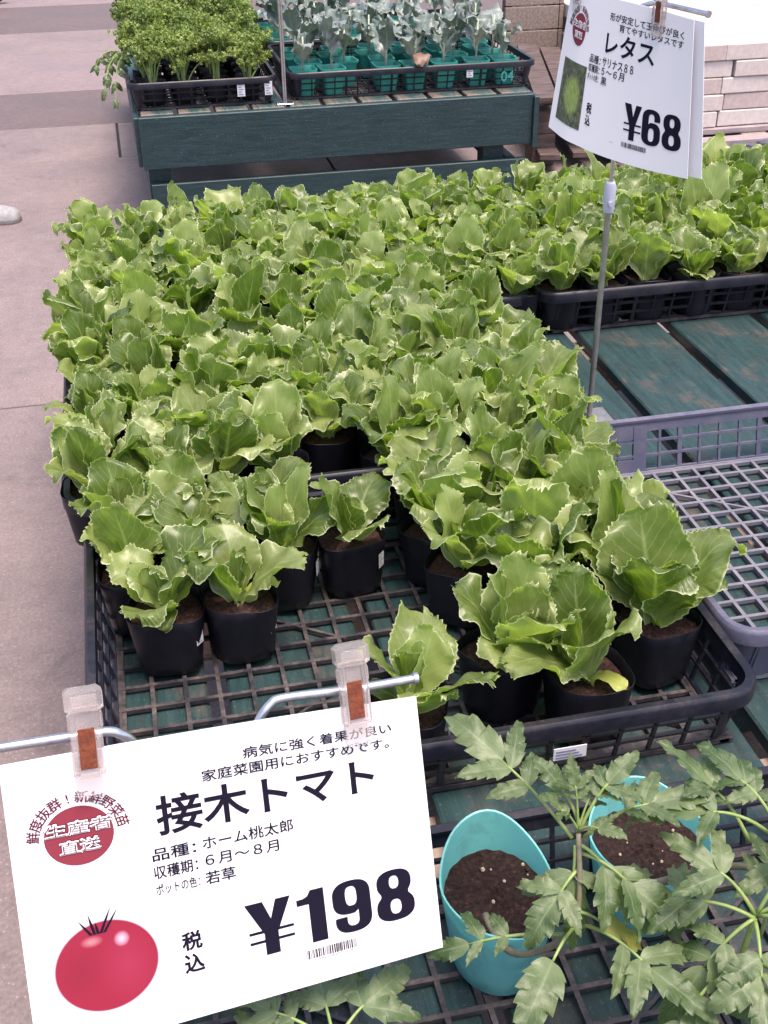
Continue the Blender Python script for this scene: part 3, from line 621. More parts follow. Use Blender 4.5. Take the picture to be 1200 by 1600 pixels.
def glyph_loops(ch):
    if ch == '8':
        right = []
        for k in range(41):
            y = math.sin(math.pi*(k/40-.5))*.5+.5; w = 0
            for cy, rx, ry in ((.27, .5, .27), (.745, .455, .255)):
                q = abs(y-cy)/ry
                if q < 1: w = max(w, rx*(1-q**2.5)**(1/2.5))
            if .44 < y < .60: w = max(w, .36)
            right.append((.5+w, y))
        return [right+[(1-x, y) for x, y in right[::-1][1:-1]], sup(.5, .755, .125, .125, 0, 354, 24, 2.4), sup(.5, .275, .145, .145, 0, 354, 24, 2.4)]
    if ch in '69':
        o = [(.96, .68), (.97, .74)]+sup(.5, .74, .47, .26, 5, 90)+sup(.5, .72, .5, .28, 95, 180)+sup(.5, .28, .5, .28, 180, 270)+sup(.5, .28, .5, .28, 275, 360)+[(1., .38)]+sup(.56, .38, .44, .26, 10, 100)+[(.42, .625), (.345, .58), (.345, .74)]+sup(.5, .75, .155, .125, 175, 5)+[(.655, .68)]
        ls = [o, sup(.51, .30, .15, .185, 0, 354, 24, 2.8)]
        return ls if ch == '6' else [[(1-x, 1-y) for x, y in l] for l in ls]
    if ch == '1': return [[(.43, 0), (1, 0), (1, 1), (.52, 1), (.40, .90), (.22, .865), (0, .86), (0, .745), (.43, .745)]]
    return [[(.36, 0), (.66, 0), (.66, .40), (.98, 1), (.66, 1), (.53, .66), (.38, 1), (.0, 1), (.36, .40)]]
def figure(card, root, ch, u0, v0, u1, v1, mt, h=.0005):
    b = bmesh.new()
    for lp in glyph_loops(ch):
        vv = [b.verts.new((u0+(u1-u0)*x, v1+(v0-v1)*y, 0)) for x, y in lp]
        for i in range(len(vv)): b.edges.new((vv[i], vv[(i+1) % len(vv)]))
    bmesh.ops.triangle_fill(b, edges=b.edges[:], use_beauty=True)
    if ch == '¥':
        for y in (.42, .24):
            vv = [b.verts.new((u0+(u1-u0)*x, v1+(v0-v1)*yy, .01)) for x, yy in ((0.04, y), (1., y), (1., y+.05), (.04, y+.05))]; b.faces.new(vv)
    return paste(card, root, 'lettering', b, mt, h)
def glyph_at(card, root, s, uc, vc, su, sv, ang, mt, weight, h, name='lettering'):
    me = text_mesh(s, weight); b = bmesh.new(); b.from_mesh(me); bpy.data.meshes.remove(me)
    xs = [v.co.x for v in b.verts]; ys = [v.co.y for v in b.verts]; cx, cy = (min(xs)+max(xs))/2, (min(ys)+max(ys))/2
    for v in b.verts:
        x, y = (v.co.x-cx), (v.co.y-cy); X, Y = x*math.cos(ang)+y*math.sin(ang), -x*math.sin(ang)+y*math.cos(ang)
        v.co = (uc+X*su, vc-Y*sv, v.co.z)
    return paste(card, root, name, b, mt, h)
def disc(card, root, name, uc, vc, ru, rv, mt, h, wob=0, n=40, rings=6):
    b = bmesh.new(); c = b.verts.new((uc, vc, 0)); prev = None; allr = []
    for q in range(1, rings+1):
        allr.append([b.verts.new((uc+ru*q/rings*math.cos(2*math.pi*k/n)*(1+wob*math.cos(4*math.pi*k/n)), vc+rv*q/rings*math.sin(2*math.pi*k/n)*(1+wob*math.sin(6*math.pi*k/n)), 0)) for k in range(n)])
    for k in range(n): b.faces.new((c, allr[0][k], allr[0][(k+1) % n]))
    for q in range(rings-1):
        for k in range(n): b.faces.new((allr[q][k], allr[q+1][k], allr[q+1][(k+1) % n], allr[q][(k+1) % n]))
    o = paste(card, root, name, b, mt, h, .06); return o
def rect(card, root, name, u0, v0, u1, v1, mt, h, uvm=False):
    nu, nv = 8, 8; me = bpy.data.meshes.new(name); v = []; uv = []
    for j in range(nv+1):
        for i in range(nu+1): a, c = i/nu, j/nv; v.append(card.pt(u0+(u1-u0)*a, v0+(v1-v0)*c, h)-root.location); uv.append((a, 1-c))
    f = [(j*(nu+1)+i, (j+1)*(nu+1)+i, (j+1)*(nu+1)+i+1, j*(nu+1)+i+1) for j in range(nv) for i in range(nu)]
    me.from_pydata(v, [], f); me.materials.append(mt); ul = me.uv_layers.new(name='UVMap')
    for lp in me.loops: ul.data[lp.index].uv = uv[lp.vertex_index]
    return inst(name, me, root)
def barcode(card, root, u0, v0, u1, v1, mt, h, seed=3):
    r = random.Random(seed); b = bmesh.new(); u = u0
    while u < u1:
        w = (u1-u0)*r.choice((.008, .008, .016, .024)); q = [b.verts.new((x, y, 0)) for x, y in ((u, v0), (min(u+w, u1), v0), (min(u+w, u1), v1), (u, v1))]; b.faces.new(q)
        u += w+(u1-u0)*r.choice((.009, .014, .02))
    return paste(card, root, 'barcode', b, mt, h, .05)
def card_sheet(card, root, name, th, nu=30, nv=20, u0=0, v0=0, u1=1, v1=1, mt=None):
    b = MB(); rg = []
    F = [[card.pt(u0+(u1-u0)*i/nu, v0+(v1-v0)*j/nv, 0)-root.location for i in range(nu+1)] for j in range(nv+1)]
    B = [[card.pt(u0+(u1-u0)*i/nu, v0+(v1-v0)*j/nv, -th)-root.location for i in range(nu+1)] for j in range(nv+1)]
    vv = [p for r_ in F for p in r_]+[p for r_ in B for p in r_]; n = (nu+1)*(nv+1); w = nu+1; ff = []
    for j in range(nv):
        for i in range(nu):
            a = j*w+i; ff.append((a, a+w, a+w+1, a+1)); ff.append((n+a, n+a+1, n+a+w+1, n+a+w))
    for i in range(nu): ff.append((i, i+1, n+i+1, n+i)); a = nv*w+i; ff.append((a, n+a, n+a+1, a+1))
    for j in range(nv): a = j*w; ff.append((a, n+a, n+a+w, a+w)); a = j*w+nu; ff.append((a, a+w, n+a+w, n+a))
    b.add(vv, ff); return b.build(name, mt or M['paper'], root, smooth=True, sharp=40)

def seal(c, t, uc, vc, ru, rv):
    disc(c, t, 'round_seal', uc, vc, ru, rv, M['printred'], .0004)
    for s, v0, v1, a, b_ in (('生産者', -.58, -.02, -1.0, 1.0), ('直送', .06, .62, -.62, .60)):
        lettering(c, t, s, uc+ru*a, vc+rv*v0, uc+ru*b_, vc+rv*v1, M['printred2'], .075, .0005)
        lettering(c, t, s, uc+ru*a*.985, vc+rv*(v0+.03), uc+ru*b_*.985, vc+rv*(v1-.03), M['printwhite'], .045, .0010)
        lettering(c, t, s, uc+ru*a*.95, vc+rv*(v0+.08), uc+ru*b_*.95, vc+rv*(v1-.08), M['printred2'], -.012, .0016)
    for k, ch in enumerate('鮮度抜群!新鮮野菜苗'):
        a = R(-80+160*k/9); glyph_at(c, t, ch, uc+math.sin(a)*ru*1.30, vc-math.cos(a)*rv*1.30, ru*.42, rv*.42, a, M['printred2'], .012, .0005)

# tomato sign: corners of the card where they hang
TLf, TRf, BRf, BLf = Vector((-.1455, .6738, .8506)), Vector((.1791, .7123, .8202)), Vector((.1815, .6226, .6156)), Vector((-.1494, .577, .634))
def f1(u, v):
    p = (TLf*(1-u)+TRf*u)*(1-v)+(BLf*(1-u)+BRf*u)*v
    w = math.sin(math.pi*u)*(.0045*(1-v))-.004*math.sin(math.pi*v)*math.sin(math.pi*u)
    return p+Vector((0, -.4, .9))*w
c1 = Card(f1)
s1 = thing('price_card', 'white tomato price card reading 198 yen with a red tomato picture, front left', 'price card', tuple((TLf+BRf)/2))
card_sheet(c1, s1, 'card', .0009)
K = M['print']
lettering(c1, s1, '病気に強く着果が良い', .548, .082, .925, .122, K, .011)
lettering(c1, s1, '家庭菜園用におすすめです。', .445, .135, .915, .176, K, .011)
lettering(c1, s1, '接木トマト', .329, .195, .868, .330, K, .020)
lettering(c1, s1, '品種：', .309, .368, .412, .412, K, .013); lettering(c1, s1, 'ホーム桃太郎', .428, .362, .650, .408, K, .011)
lettering(c1, s1, '収穫期：', .308, .428, .412, .474, K, .013); lettering(c1, s1, '６月～８月', .430, .426, .610, .468, K, .011)
lettering(c1, s1, 'ポットの色：', .308, .492, .412, .530, K, .011); lettering(c1, s1, '若草', .425, .486, .498, .532, K, .012)
lettering(c1, s1, '税', .352, .682, .400, .750, K, .028); lettering(c1, s1, '込', .352, .762, .400, .832, K, .028)
for ch, a, b_ in (('¥', .508, .624), ('1', .636, .706), ('9', .726, .824), ('8', .838, .938)): figure(c1, s1, ch, a, .640, b_, .840, K)
barcode(c1, s1, .645, .866, .778, .900, K, .0005); lettering(c1, s1, '4960084921318', .675, .903, .765, .911, M['printgrey'], 0)
lettering(c1, s1, '*70', .563, .893, .587, .902, M['printgrey'], 0)
seal(c1, s1, .153, .272, .078, .098)
# the printed tomato photograph: flat inks
pm = mat('tomato_print', (.55, .06, .12), .35)
uvn = N(pm, 'ShaderNodeUVMap'); uvn.uv_map = 'UVMap'; sp = N(pm, 'ShaderNodeSeparateXYZ'); L(pm, uvn.outputs[0], sp.inputs[0])
def spot(cx, cy, sx, sy, lo, hi):
    dx = math_(pm, 'MULTIPLY', math_(pm, 'SUBTRACT', sp.outputs[0], cx), 1/sx); dy = math_(pm, 'MULTIPLY', math_(pm, 'SUBTRACT', sp.outputs[1], cy), 1/sy)
    d = math_(pm, 'SQRT', math_(pm, 'ADD', math_(pm, 'MULTIPLY', dx, dx), math_(pm, 'MULTIPLY', dy, dy)))
    return ramp(pm, d, [(lo, (1, 1, 1)), (hi, (0, 0, 0))])
pc = mix(pm, spot(.525, .46, .44, .39, .97, 1.0), (.55, .53, .61), (.28, .014, .040))
pc = mix(pm, math_(pm, 'MULTIPLY', spot(.70, .42, .26, .34, .0, 1.), .5), pc, (.36, .035, .085))
pc = mix(pm, math_(pm, 'MULTIPLY', spot(.30, .45, .22, .25, .0, 1.), .45), pc, (.19, .012, .03))
pc = mix(pm, math_(pm, 'MULTIPLY', spot(.67, .66, .07, .07, .0, 1.), .8), pc, (.9, .62, .8))
pc = mix(pm, math_(pm, 'MULTIPLY', spot(.42, .69, .10, .05, .0, 1.), .45), pc, (.85, .45, .5))
setc(pm, pc)
rect(c1, s1, 'tomato_picture', .036, .510, .306, .915, pm, .0004)
b = bmesh.new()
for x0, x1, y0, y1 in ((.150, .125, .612, .555), (.158, .148, .612, .540), (.166, .162, .612, .570), (.172, .200, .612, .530), (.180, .215, .612, .540)):
    vsx = [b.verts.new(p) for p in ((x0-.003, y0, 0), (x0+.004, y0, 0), ((x0+x1)/2+.003, (y0+y1)/2, 0), (x1, y1, 0), ((x0+x1)/2-.003, (y0+y1)/2, 0))]; b.faces.new(vsx)
paste(c1, s1, 'calyx_print', b, M['print'], .0008, .05)

# lettuce sign
top_ = [Vector(p) for p in ((0.7343, 1.9202, 1.1803), (0.7392, 1.8751, 1.1773), (0.7465, 1.8436, 1.1747), (0.7572, 1.8062, 1.1726), (0.7729, 1.7581, 1.1709), (0.7911, 1.7052, 1.1685), (0.819, 1.6257, 1.1639))]
bot_ = [Vector(p) for p in ((0.6999, 1.8967, 0.9628), (0.7088, 1.8476, 0.9548), (0.72, 1.8148, 0.9516), (0.7356, 1.7753, 0.9478), (0.7582, 1.7253, 0.9455), (0.7848, 1.6719, 0.9452), (0.8261, 1.5943, 0.9481))]
UU = [0, .15, .3, .45, .6, .76, 1.0]
def hermite(P, u):
    u = min(max(u, -.01), 1.01); i = 0
    while i < 5 and u > UU[i+1]: i += 1
    t = (u-UU[i])/(UU[i+1]-UU[i]); h_ = UU[i+1]-UU[i]
    def sl(k):
        if k == 0: return (P[1]-P[0])/(UU[1]-UU[0])
        if k == 6: return (P[6]-P[5])/(UU[6]-UU[5])
        return (P[k+1]-P[k-1])/(UU[k+1]-UU[k-1])
    m0, m1 = sl(i)*h_, sl(i+1)*h_
    return P[i]*(2*t**3-3*t*t+1)+m0*(t**3-2*t*t+t)+P[i+1]*(-2*t**3+3*t*t)+m1*(t**3-t*t)
def f2(u, v): return hermite(top_, u)*(1-v)+hermite(bot_, u)*v
c2 = Card(f2)
s2 = thing('price_card', 'curled white lettuce price card reading 68 yen, on the tall pole', 'price card', (.775, 1.75, 1.05))
card_sheet(c2, s2, 'card', .0009, 40, 16, 0, 0, .955, 1)
cb = Card(lambda u, v: Vector(f2(u, v))+Vector((.006+.004*v, .004, -.001+.002*v)))
card_sheet(cb, s2, 'backing_card', .0009, 20, 12, .5, 0, 1, 1)
lettering(c2, s2, '形が安定して玉伸びが良く', .45, .085, .905, .135, K, .013)
lettering(c2, s2, '育てやすいレタスです', .52, .142, .905, .190, K, .013)
lettering(c2, s2, 'レタス', .44, .205, .745, .345, K, .020)
lettering(c2, s2, '品種：', .315, .378, .415, .432, K, .013); lettering(c2, s2, 'サリナス８８', .43, .372, .63, .430, K, .015)
lettering(c2, s2, '収穫期：', .315, .440, .415, .492, K, .013); lettering(c2, s2, '５～６月', .43, .436, .58, .488, K, .015)
lettering(c2, s2, 'ポットの色：', .315, .500, .415, .545, K, .011); lettering(c2, s2, '黒', .435, .496, .475, .548, K, .012)
lettering(c2, s2, '税', .345, .690, .39, .762, K, .03); lettering(c2, s2, '込', .345, .770, .39, .842, K, .03)
for ch, a, b_ in (('¥', .60, .70), ('6', .705, .805), ('8', .815, .915)): figure(c2, s2, ch, a, .61, b_, .84, K)
barcode(c2, s2, .60, .862, .735, .895, K, .0005, 5); lettering(c2, s2, '*70', .53, .885, .55, .893, M['printgrey'], 0)
seal(c2, s2, .153, .262, .075, .105)
lp = mat('lettuce_print', (.05, .09, .03), .35)
uvn = N(lp, 'ShaderNodeUVMap'); uvn.uv_map = 'UVMap'; mp = N(lp, 'ShaderNodeMapping'); mp.inputs['Scale'].default_value = (7, 5, 1); L(lp, uvn.outputs[0], mp.inputs[0])
ln = noise(lp, mp.outputs[0], 2.2, 6, .65, .6); gr = N(lp, 'ShaderNodeTexGradient', gradient_type='SPHERICAL'); mp2 = N(lp, 'ShaderNodeMapping'); mp2.inputs['Location'].default_value = (-1.05, -1.1, 0); mp2.inputs['Scale'].default_value = (2.1, 2.3, 1)
L(lp, uvn.outputs[0], mp2.inputs[0]); L(lp, mp2.outputs[0], gr.inputs[0])
c_ = ramp(lp, ln, [(.36, (.015, .025, .02)), (.5, (.06, .08, .04)), (.66, (.16, .18, .12))])
c_ = mix(lp, ramp(lp, gr.outputs['Fac'], [(.18, (0, 0, 0)), (.5, (1, 1, 1))]), c_, ramp(lp, ln, [(.3, (.13, .20, .04)), (.7, (.32, .40, .12))])); setc(lp, c_)
rect(c2, s2, 'lettuce_picture', .05, .475, .300, .900, lp, .0004)

# ------------------------------------------------------------------ stands and clips
def smooth_path(pts, n=5):
    P = [Vector(p) for p in pts]; out = []
    for i in range(len(P)-1):
        p0, p1, p2, p3 = P[max(0, i-1)], P[i], P[i+1], P[min(len(P)-1, i+2)]
        for q in range(n):
            t = q/n; out.append(.5*((2*p1)+(p2-p0)*t+(2*p0-5*p1+4*p2-p3)*t*t+(3*p1-p0-3*p2+p3)*t**3))
    return out+[P[-1]]
sA = thing('sign_stand', 'bright wire stand with two bent arms carrying the tomato price card', 'sign stand', (.0, .735, ZT))
o = sA.location
def tubeobj(root, name, pts, r, mt, n=10, sm=True):
    b = MB(); b.tube([Vector(p)-root.location for p in (smooth_path(pts) if sm else pts)], r, n); return b.build(name, mt, root, smooth=True, sharp=50)
tubeobj(sA, 'arm', [(-.215, .681, .8605), (-.1709, .686, .8568), (-.1442, .6891, .8545), (-.1033, .6938, .8505), (-.0683, .6976, .8468), (-.0571, .698, .8407), (-.0482, .700, .8281), (-.043, .704, .806), (-.02, .722, .790)], .0038, M['steel'])
tubeobj(sA, 'arm', [(.005, .722, .790), (.035, .704, .800), (.0405, .7010, .8112), (.0492, .7068, .8261), (.0592, .7124, .8352), (.0717, .7154, .8376), (.1274, .7211, .8306), (.1818, .7277, .8261)], .0038, M['steel'])
tubeobj(sA, 'end_stop', [(.1800, .7275, .8263), (.1838, .7279, .8258)], .0052, M['steel'], 12, False)
tubeobj(sA, 'end_stop', [(-.217, .6808, .8607), (-.2132, .6812, .8603)], .0052, M['steel'], 12, False)
tubeobj(sA, 'pole', [(-.008, .735, ZT+.001), (-.008, .728, .80)], .0055, M['steel'], 12, False)
tubeobj(sA, 'hub', [(-.026, .722, .790), (.010, .722, .790)], .0075, M['steel'], 12, False)

def rbox(b, x0, x1, y0, y1, z0, z1, ch): b.box(x0, x1, y0, y1, z0, z1, ch)
def make_clip(label, loc, ex, ez, s=1.0, grp='clear plastic sign clips'):
    """ex = direction to the clip's right, ez = direction up along it; it faces away from ex x ez"""
    ex = Vector(ex).normalized(); ez = Vector(ez).normalized(); ey = ez.cross(ex).normalized(); ex = ey.cross(ez)
    t = thing('sign_clip', label, 'clip', loc, 0, grp); t.rotation_euler = Matrix((ex, ey, ez)).transposed().to_euler(); t.scale = (s, s, s)
    b = MB(); b.box(-.0150, .0150, -.008, .004, .0, .0205, .0035); b.box(-.0100, .0100, -.0094, -.0075, .004, .0155, .001); b.build('head', M['clear'], t, smooth=True, sharp=30)
    b = MB(); b.box(-.0125, -.0075, -.006, .003, -.052, .001, .0012); b.box(.0075, .0125, -.006, .003, -.052, .001, .0012)
    b.box(-.0138, -.0120, -.004, .002, -.014, -.002, .0006); b.box(.0120, .0138, -.004, .002, -.014, -.002, .0006); b.build('side_rail', M['clear'], t)
    b = MB(); b.box(-.0076, .0076, -.0030, -.0018, -.055, .001, .0003); b.build('front_plate', M['clear'], t)
    b = MB(); b.box(-.0066, .0066, -.0046, -.0034, -.047, -.0135, .0004); b.build('spring_plate', M['rust'], t)
    b = MB(); b.box(-.0120, .0130, -.0050, -.0022, -.0690, -.0500, .001)
    for k in range(6): b.box(-.0108+k*.0039, -.0090+k*.0039, -.0046, -.0026, -.0708, -.0688, .0003)
    b.build('jaw', M['clear'], t)
    b = MB(); b.box(-.0110, .0110, .0030, .0050, -.050, .004, .0008); b.build('back_plate', M['clear'], t)
    return t
exf = (TRf-TLf); ezf = (TLf-BLf)
n1 = (BLf-TLf).cross(TRf-TLf).normalized()
for lab, top, bot in (('clear clip with a rusty plate at the left of the tomato card', (-0.0799, 0.6944, 0.8888), (-0.0825, 0.6661, 0.8256)),
                      ('clear clip with a rusty plate at the right of the tomato card', (0.1261, 0.7219, 0.8747), (0.1263, 0.6917, 0.8063))):
    top, bot = Vector(top), Vector(bot); z_ = (top-bot).normalized()
    make_clip(lab, bot+z_*((top-bot).length*.5+.022), exf, z_, .93)
sB = thing('sign_stand', 'tall thin grey metal pole with a pale collar carrying the lettuce price card', 'sign stand', (.775, 1.79, ZT))
tubeobj(sB, 'pole', [(.775, 1.79, ZT+.001), (.775, 1.79, .875)], .0052, M['pole'], 12, False)
tubeobj(sB, 'upper_pole', [(.775, 1.79, .87), (.777, 1.792, 1.155)], .0036, M['steel'], 12, False)
b = MB(); b.tube([(0, 0, .845-ZT), (0, 0, .852-ZT), (0, 0, .888-ZT), (0, 0, .894-ZT)], [.0088, .0100, .0100, .0078], 14); b.tube([(-.002, -.0102, .862-ZT), (-.002, -.0165, .862-ZT)], .0045, 10); b.build('collar', M['collar'], sB, smooth=True, sharp=40)
b = MB(); b.box(-.045, .045, -.045, .045, 0, .004, .001); b.build('base_plate', M['pole'], sB)
tubeobj(sB, 'arm', [(.777, 1.792, 1.150), (.785, 1.780, 1.160), (0.7915, 1.755, 1.170), (0.7990, 1.732, 1.1745), (0.8129, 1.6935, 1.1740), (0.8334, 1.6399, 1.1721)], .0038, M['steel'])
tubeobj(sB, 'end_stop', [(0.8330, 1.6410, 1.1721), (.8345, 1.6370, 1.1720)], .0050, M['steel'], 12, False)
tubeobj(sB, 'arm', [(.777, 1.792, 1.150), (.768, 1.812, 1.168), (.755, 1.845, 1.182), (.738, 1.895, 1.190), (.725, 1.935, 1.192)], .0038, M['steel'])
p = c2.pt(.775, -.11, .005); make_clip('clear clip with a rusty plate at the right of the lettuce card', p, c2.pt(.85, 0)-c2.pt(.68, 0), (0, 0, 1), .85)
p = c2.pt(.10, -.11, .005); make_clip('clear clip at the top left of the lettuce card, cut by the photo edge', p, c2.pt(.22, 0)-c2.pt(.02, 0), (0, 0, 1), .95)

# tray tag on the front rim
tg = MB(); tg.box(-.020, .020, -.0006, .0006, -.009, .009, .0002); tg.k = 1
for q in range(3): tg.box(-.017, .015-q*.004, -.0012, -.0007, -.006+q*.0045, -.004+q*.0045)
o_ = tg.build('paper_tag', [M['sticker'], M['printgrey']], tA1, (.145, -.2925, .060))

# ------------------------------------------------------------------ bench plants
def parsley_leaf_mesh(seed, mt):
    r = random.Random(seed); v = []; f = []; uv = []
    def flake(p, d, s):
        x = d.orthogonal().normalized(); x = (Quaternion(d, r.uniform(0, 6.3)) @ x)
        n0 = len(v); zz = d.cross(x)*s*.35
        P = [p, p+x*s*.55+d*s*.25+zz, p+x*s*.35+d*s*.55-zz, p+x*s*.45+d*s*.9, p+d*s*.7+zz, p+d*s*1.1, p-x*s*.2+d*s*.75, p-x*s*.45+d*s*.9-zz, p-x*s*.35+d*s*.5+zz, p-x*s*.55+d*s*.25]
        v.extend(tuple(q) for q in P); uv.extend([(.3, .6)]*10); f.extend([(n0, n0+1, n0+2, n0+4), (n0+2, n0+3, n0+5, n0+4), (n0, n0+4, n0+8), (n0+4, n0+5, n0+6), (n0+4, n0+6, n0+7, n0+8), (n0, n0+8, n0+9)])
    for k in range(7):
        a = k*.9+r.uniform(-.3, .3); d0 = Vector((math.cos(a), math.sin(a), r.uniform(-.1, .8))).normalized(); c = d0*r.uniform(.010, .030)
        for q in range(7):
            dd = Vector((r.uniform(-1, 1), r.uniform(-1, 1), r.uniform(-.2, 1.))).normalized(); flake(c+dd*r.uniform(0, .013), dd, r.uniform(.010, .016))
    me = bpy.data.meshes.new('parsley_leaf'); me.from_pydata(v, [], f); me.materials.append(mt); ul = me.uv_layers.new(name='UVMap')
    ul.data.foreach_set('uv', [.3, .6]*len(me.loops)); return me
pl_me = [parsley_leaf_mesh(700+i, M['parsley']) for i in range(6)]
pp_, rgp = pot_mesh('black_pot', .0465, .040, .078, M['pot'], 90, sq=.7, wob=.02); sp_ = soil_mesh('soil', rgp, .0445, .062, M['soil2'], 91)
def make_parsley(x, y, label, n=22, hh=1., reach=1.):
    t = thing('potted_parsley', label, 'potted parsley', (x, y, ZP), rnd.uniform(0, 6.3), 'parsley seedlings in black pots')
    inst('pot', pp_, t); inst('soil', sp_, t); b = MB(); spots = []
    for k in range(n):
        a = rnd.uniform(0, 6.28); q = math.sqrt(rnd.random())*.085*reach; h = rnd.uniform(.10, .21)*hh*(1-.35*(q/.085/reach)**2)
        p0 = Vector((.012*math.cos(a), .012*math.sin(a), .060)); p2 = Vector((q*math.cos(a), q*math.sin(a), .06+h)); p1 = (p0+p2)/2+Vector((-.01*math.cos(a), -.01*math.sin(a), h*.12))
        b.tube(bez(p0, p1, p2, 5), [.0030, .0028, .0024, .002, .0014], 5, False); spots.append(p2)
    b.build('stems', M['stem'], t)
    for p in spots: inst('leaf', rnd.choice(pl_me), t, p, (rnd.uniform(-.5, .5), rnd.uniform(-.5, .5), rnd.uniform(0, 6.3)), rnd.uniform(.8, 1.3))
for j in range(5):
    for i in range(4):
        make_parsley(.125+i*.118+rnd.uniform(-.01, .01), 4.545+j*.112, 'curly parsley in the front parsley tray, %s row from front, %s from left' % (ordw(j), ordw(i)), 8 if j else 7, .84+.06*j, .85)
for j in range(3):
    for i in range(4):
        make_parsley(.125+i*.118, 5.17+j*.12, 'curly parsley in the rear parsley tray, %s row from front, %s from left' % (ordw(j), ordw(i)), 11, 1.05)
# long celery-like leaves hanging off the left end
hp = thing('hanging_parsley', 'straggling green herb hanging over the left rim of the parsley tray', 'herb', (.035, 4.75, ZT+TH))
for (ex_, ey_, ez_) in ((-.075, -.10, -.05), (-.055, -.05, -.01), (-.095, -.02, .02), (-.04, -.14, -.08)):
    b = MB(); P = bez(Vector((.05, .08, .02)), Vector((ex_*.6, ey_*.4, .10)), Vector((ex_, ey_, ez_)), 7); b.tube(P, .0018, 5); b.build('stem', M['stem'], hp)
    for p in P[2:]:
        for s in (0, 1):
            me = rnd.choice(tl_me); q = inst('leaf', me, hp); q.matrix_local = Matrix.Translation(p) @ frame(Vector((rnd.uniform(-1, 1), rnd.uniform(-.5, .5), -1)).normalized(), Vector((0, -1, .3))) @ Matrix.Scale(rnd.uniform(.035, .055), 4)
bb = MB()
rs = [[(.000+.03*math.cos(a)*q, .02*math.sin(a)*q, z) for a in [k*math.pi/5 for k in range(10)]] for q, z in ((.7, 0), (1, .01), (1.1, .05), (.9, .085), (.35, .10))]
bb.rings(rs, cap0=True, cap1=True); bb.build('crumpled_bag', mat('pale_blue_film', (.25, .48, .60), .3), None, (.062, 4.80, ZT+.045), smooth=True)
tag(bpy.data.objects['crumpled_bag'], 'pale blue plastic scrap tucked in the left rim of the parsley tray', 'plastic scrap')

tq = MB(); P = rrect(-.045, .045, -.045, .045, .014, 4); rg = []
for q, z in ((.72, 0), (1.0, .085), (1.08, .0855), (1.08, .093), (1.02, .093), (.97, .088), (.9, .055)): rg.append([(x*q, y*q, z) for x, y, _, _ in P])
tq.rings(rg, cap0=True); teal_me = tq.mesh('teal_pot', M['teal'], True, 30)
tq = MB(); tq.add([(x*.95, y*.95, .073) for x, y, _, _ in P], [tuple(range(len(P)))]); tealsoil = tq.mesh('soil', M['soil2'])
cab = [leaf_mesh('cabbage_leaf', 800+i, .105, .036+.002*i, M['cabbage'], lean=.2+.08*i, bend=.7+.15*i, cup=2.4, ruff=.007, tip=.2, ns=24, nr=4, stalk=.08) for i in range(5)]
cabr = leaf_mesh('cabbage_leaf_red', 810, .085, .032, M['cabbagered'], lean=1.2, bend=1.9, cup=3, ruff=.004, tip=0, ns=24, nr=4, stalk=.08)
def make_cabbage(x, y, label, red=False):
    t = thing('potted_cabbage', label, 'cabbage seedling', (x, y, ZP), rnd.uniform(-.12, .12), 'cabbage seedlings in teal pots')
    inst('pot', teal_me, t); inst('soil', tealsoil, t); h = rnd.uniform(.09, .17)
    b = MB(); b.tube([(0, 0, .070), (.003, .002, .07+h*.5), (.004, 0, .075+h)], [.0045, .004, .003], 7); b.build('stem', M['stempale'], t, smooth=True)
    a = rnd.uniform(0, 6.3)
    for k in range(rnd.choice((3, 3, 4))):
        s = rnd.uniform(.85, 1.35); inst('leaf', rnd.choice(cab), t, (.002, .001, .075+h*(.25+.75*k/5)), (rnd.uniform(-.15, .15), rnd.uniform(-.2, .2), a), s)
        a += 2.4
    if red: inst('leaf', cabr, t, (.002, .0, .12), (0, 0, math.pi+.1), 1.25)['label'] = 'reddish brown leaf hanging over the tray rim'
ci = 0
for j in range(4):
    xs = [.685, .797, 1.0, 1.11, 1.22, 1.355, 1.465] if j == 0 else [.69+.146*k+.03*(j % 2) for k in range(6)]
    for i, x in enumerate(xs):
        make_cabbage(x+rnd.uniform(-.006, .006), 4.548+j*.122, 'cabbage seedling in the front cabbage tray, %s row from front, %s from left' % (ordw(j), ordw(i)), red=(j == 0 and i == 3))
for j in range(3):
    for i in range(6): make_cabbage(.69+i*.15, 5.20+j*.15, 'cabbage seedling in the rear cabbage tray, %s row from front, %s from left' % (ordw(j), ordw(i)))
te = text_mesh('04', .02); te.transform(Matrix.Translation((.335, -.2955, .028)) @ Matrix.Rotation(R(90), 4, 'X') @ Matrix.Scale(.052, 4)); te.materials.clear(); te.materials.append(mat('dull_teal_paint', (.03, .22, .22), .6))
inst('tray_number', te, tC)
for x in (.14, .24): inst('price_sticker', sticker_me, tP, (x-.02, -.2960, .035), (0, 0, 0), 2.0)
inst('price_sticker', sticker_me, tC, (.20, -.2960, .050), (0, 0, 0), 1.8)
pb = thing('metal_pole', 'thin pale metal pole between the parsley and cabbage trays', 'pole', (.600, 4.452, ZT))
tubeobj(pb, 'pole', [(.600, 4.452, ZT+.001), (.600, 4.452, 1.45)], .0085, M['steel'], 12, False)
b = MB(); b.box(-.03, .03, -.015, .03, 0, .004, .001); b.build('foot_plate', M['steel'], pb)

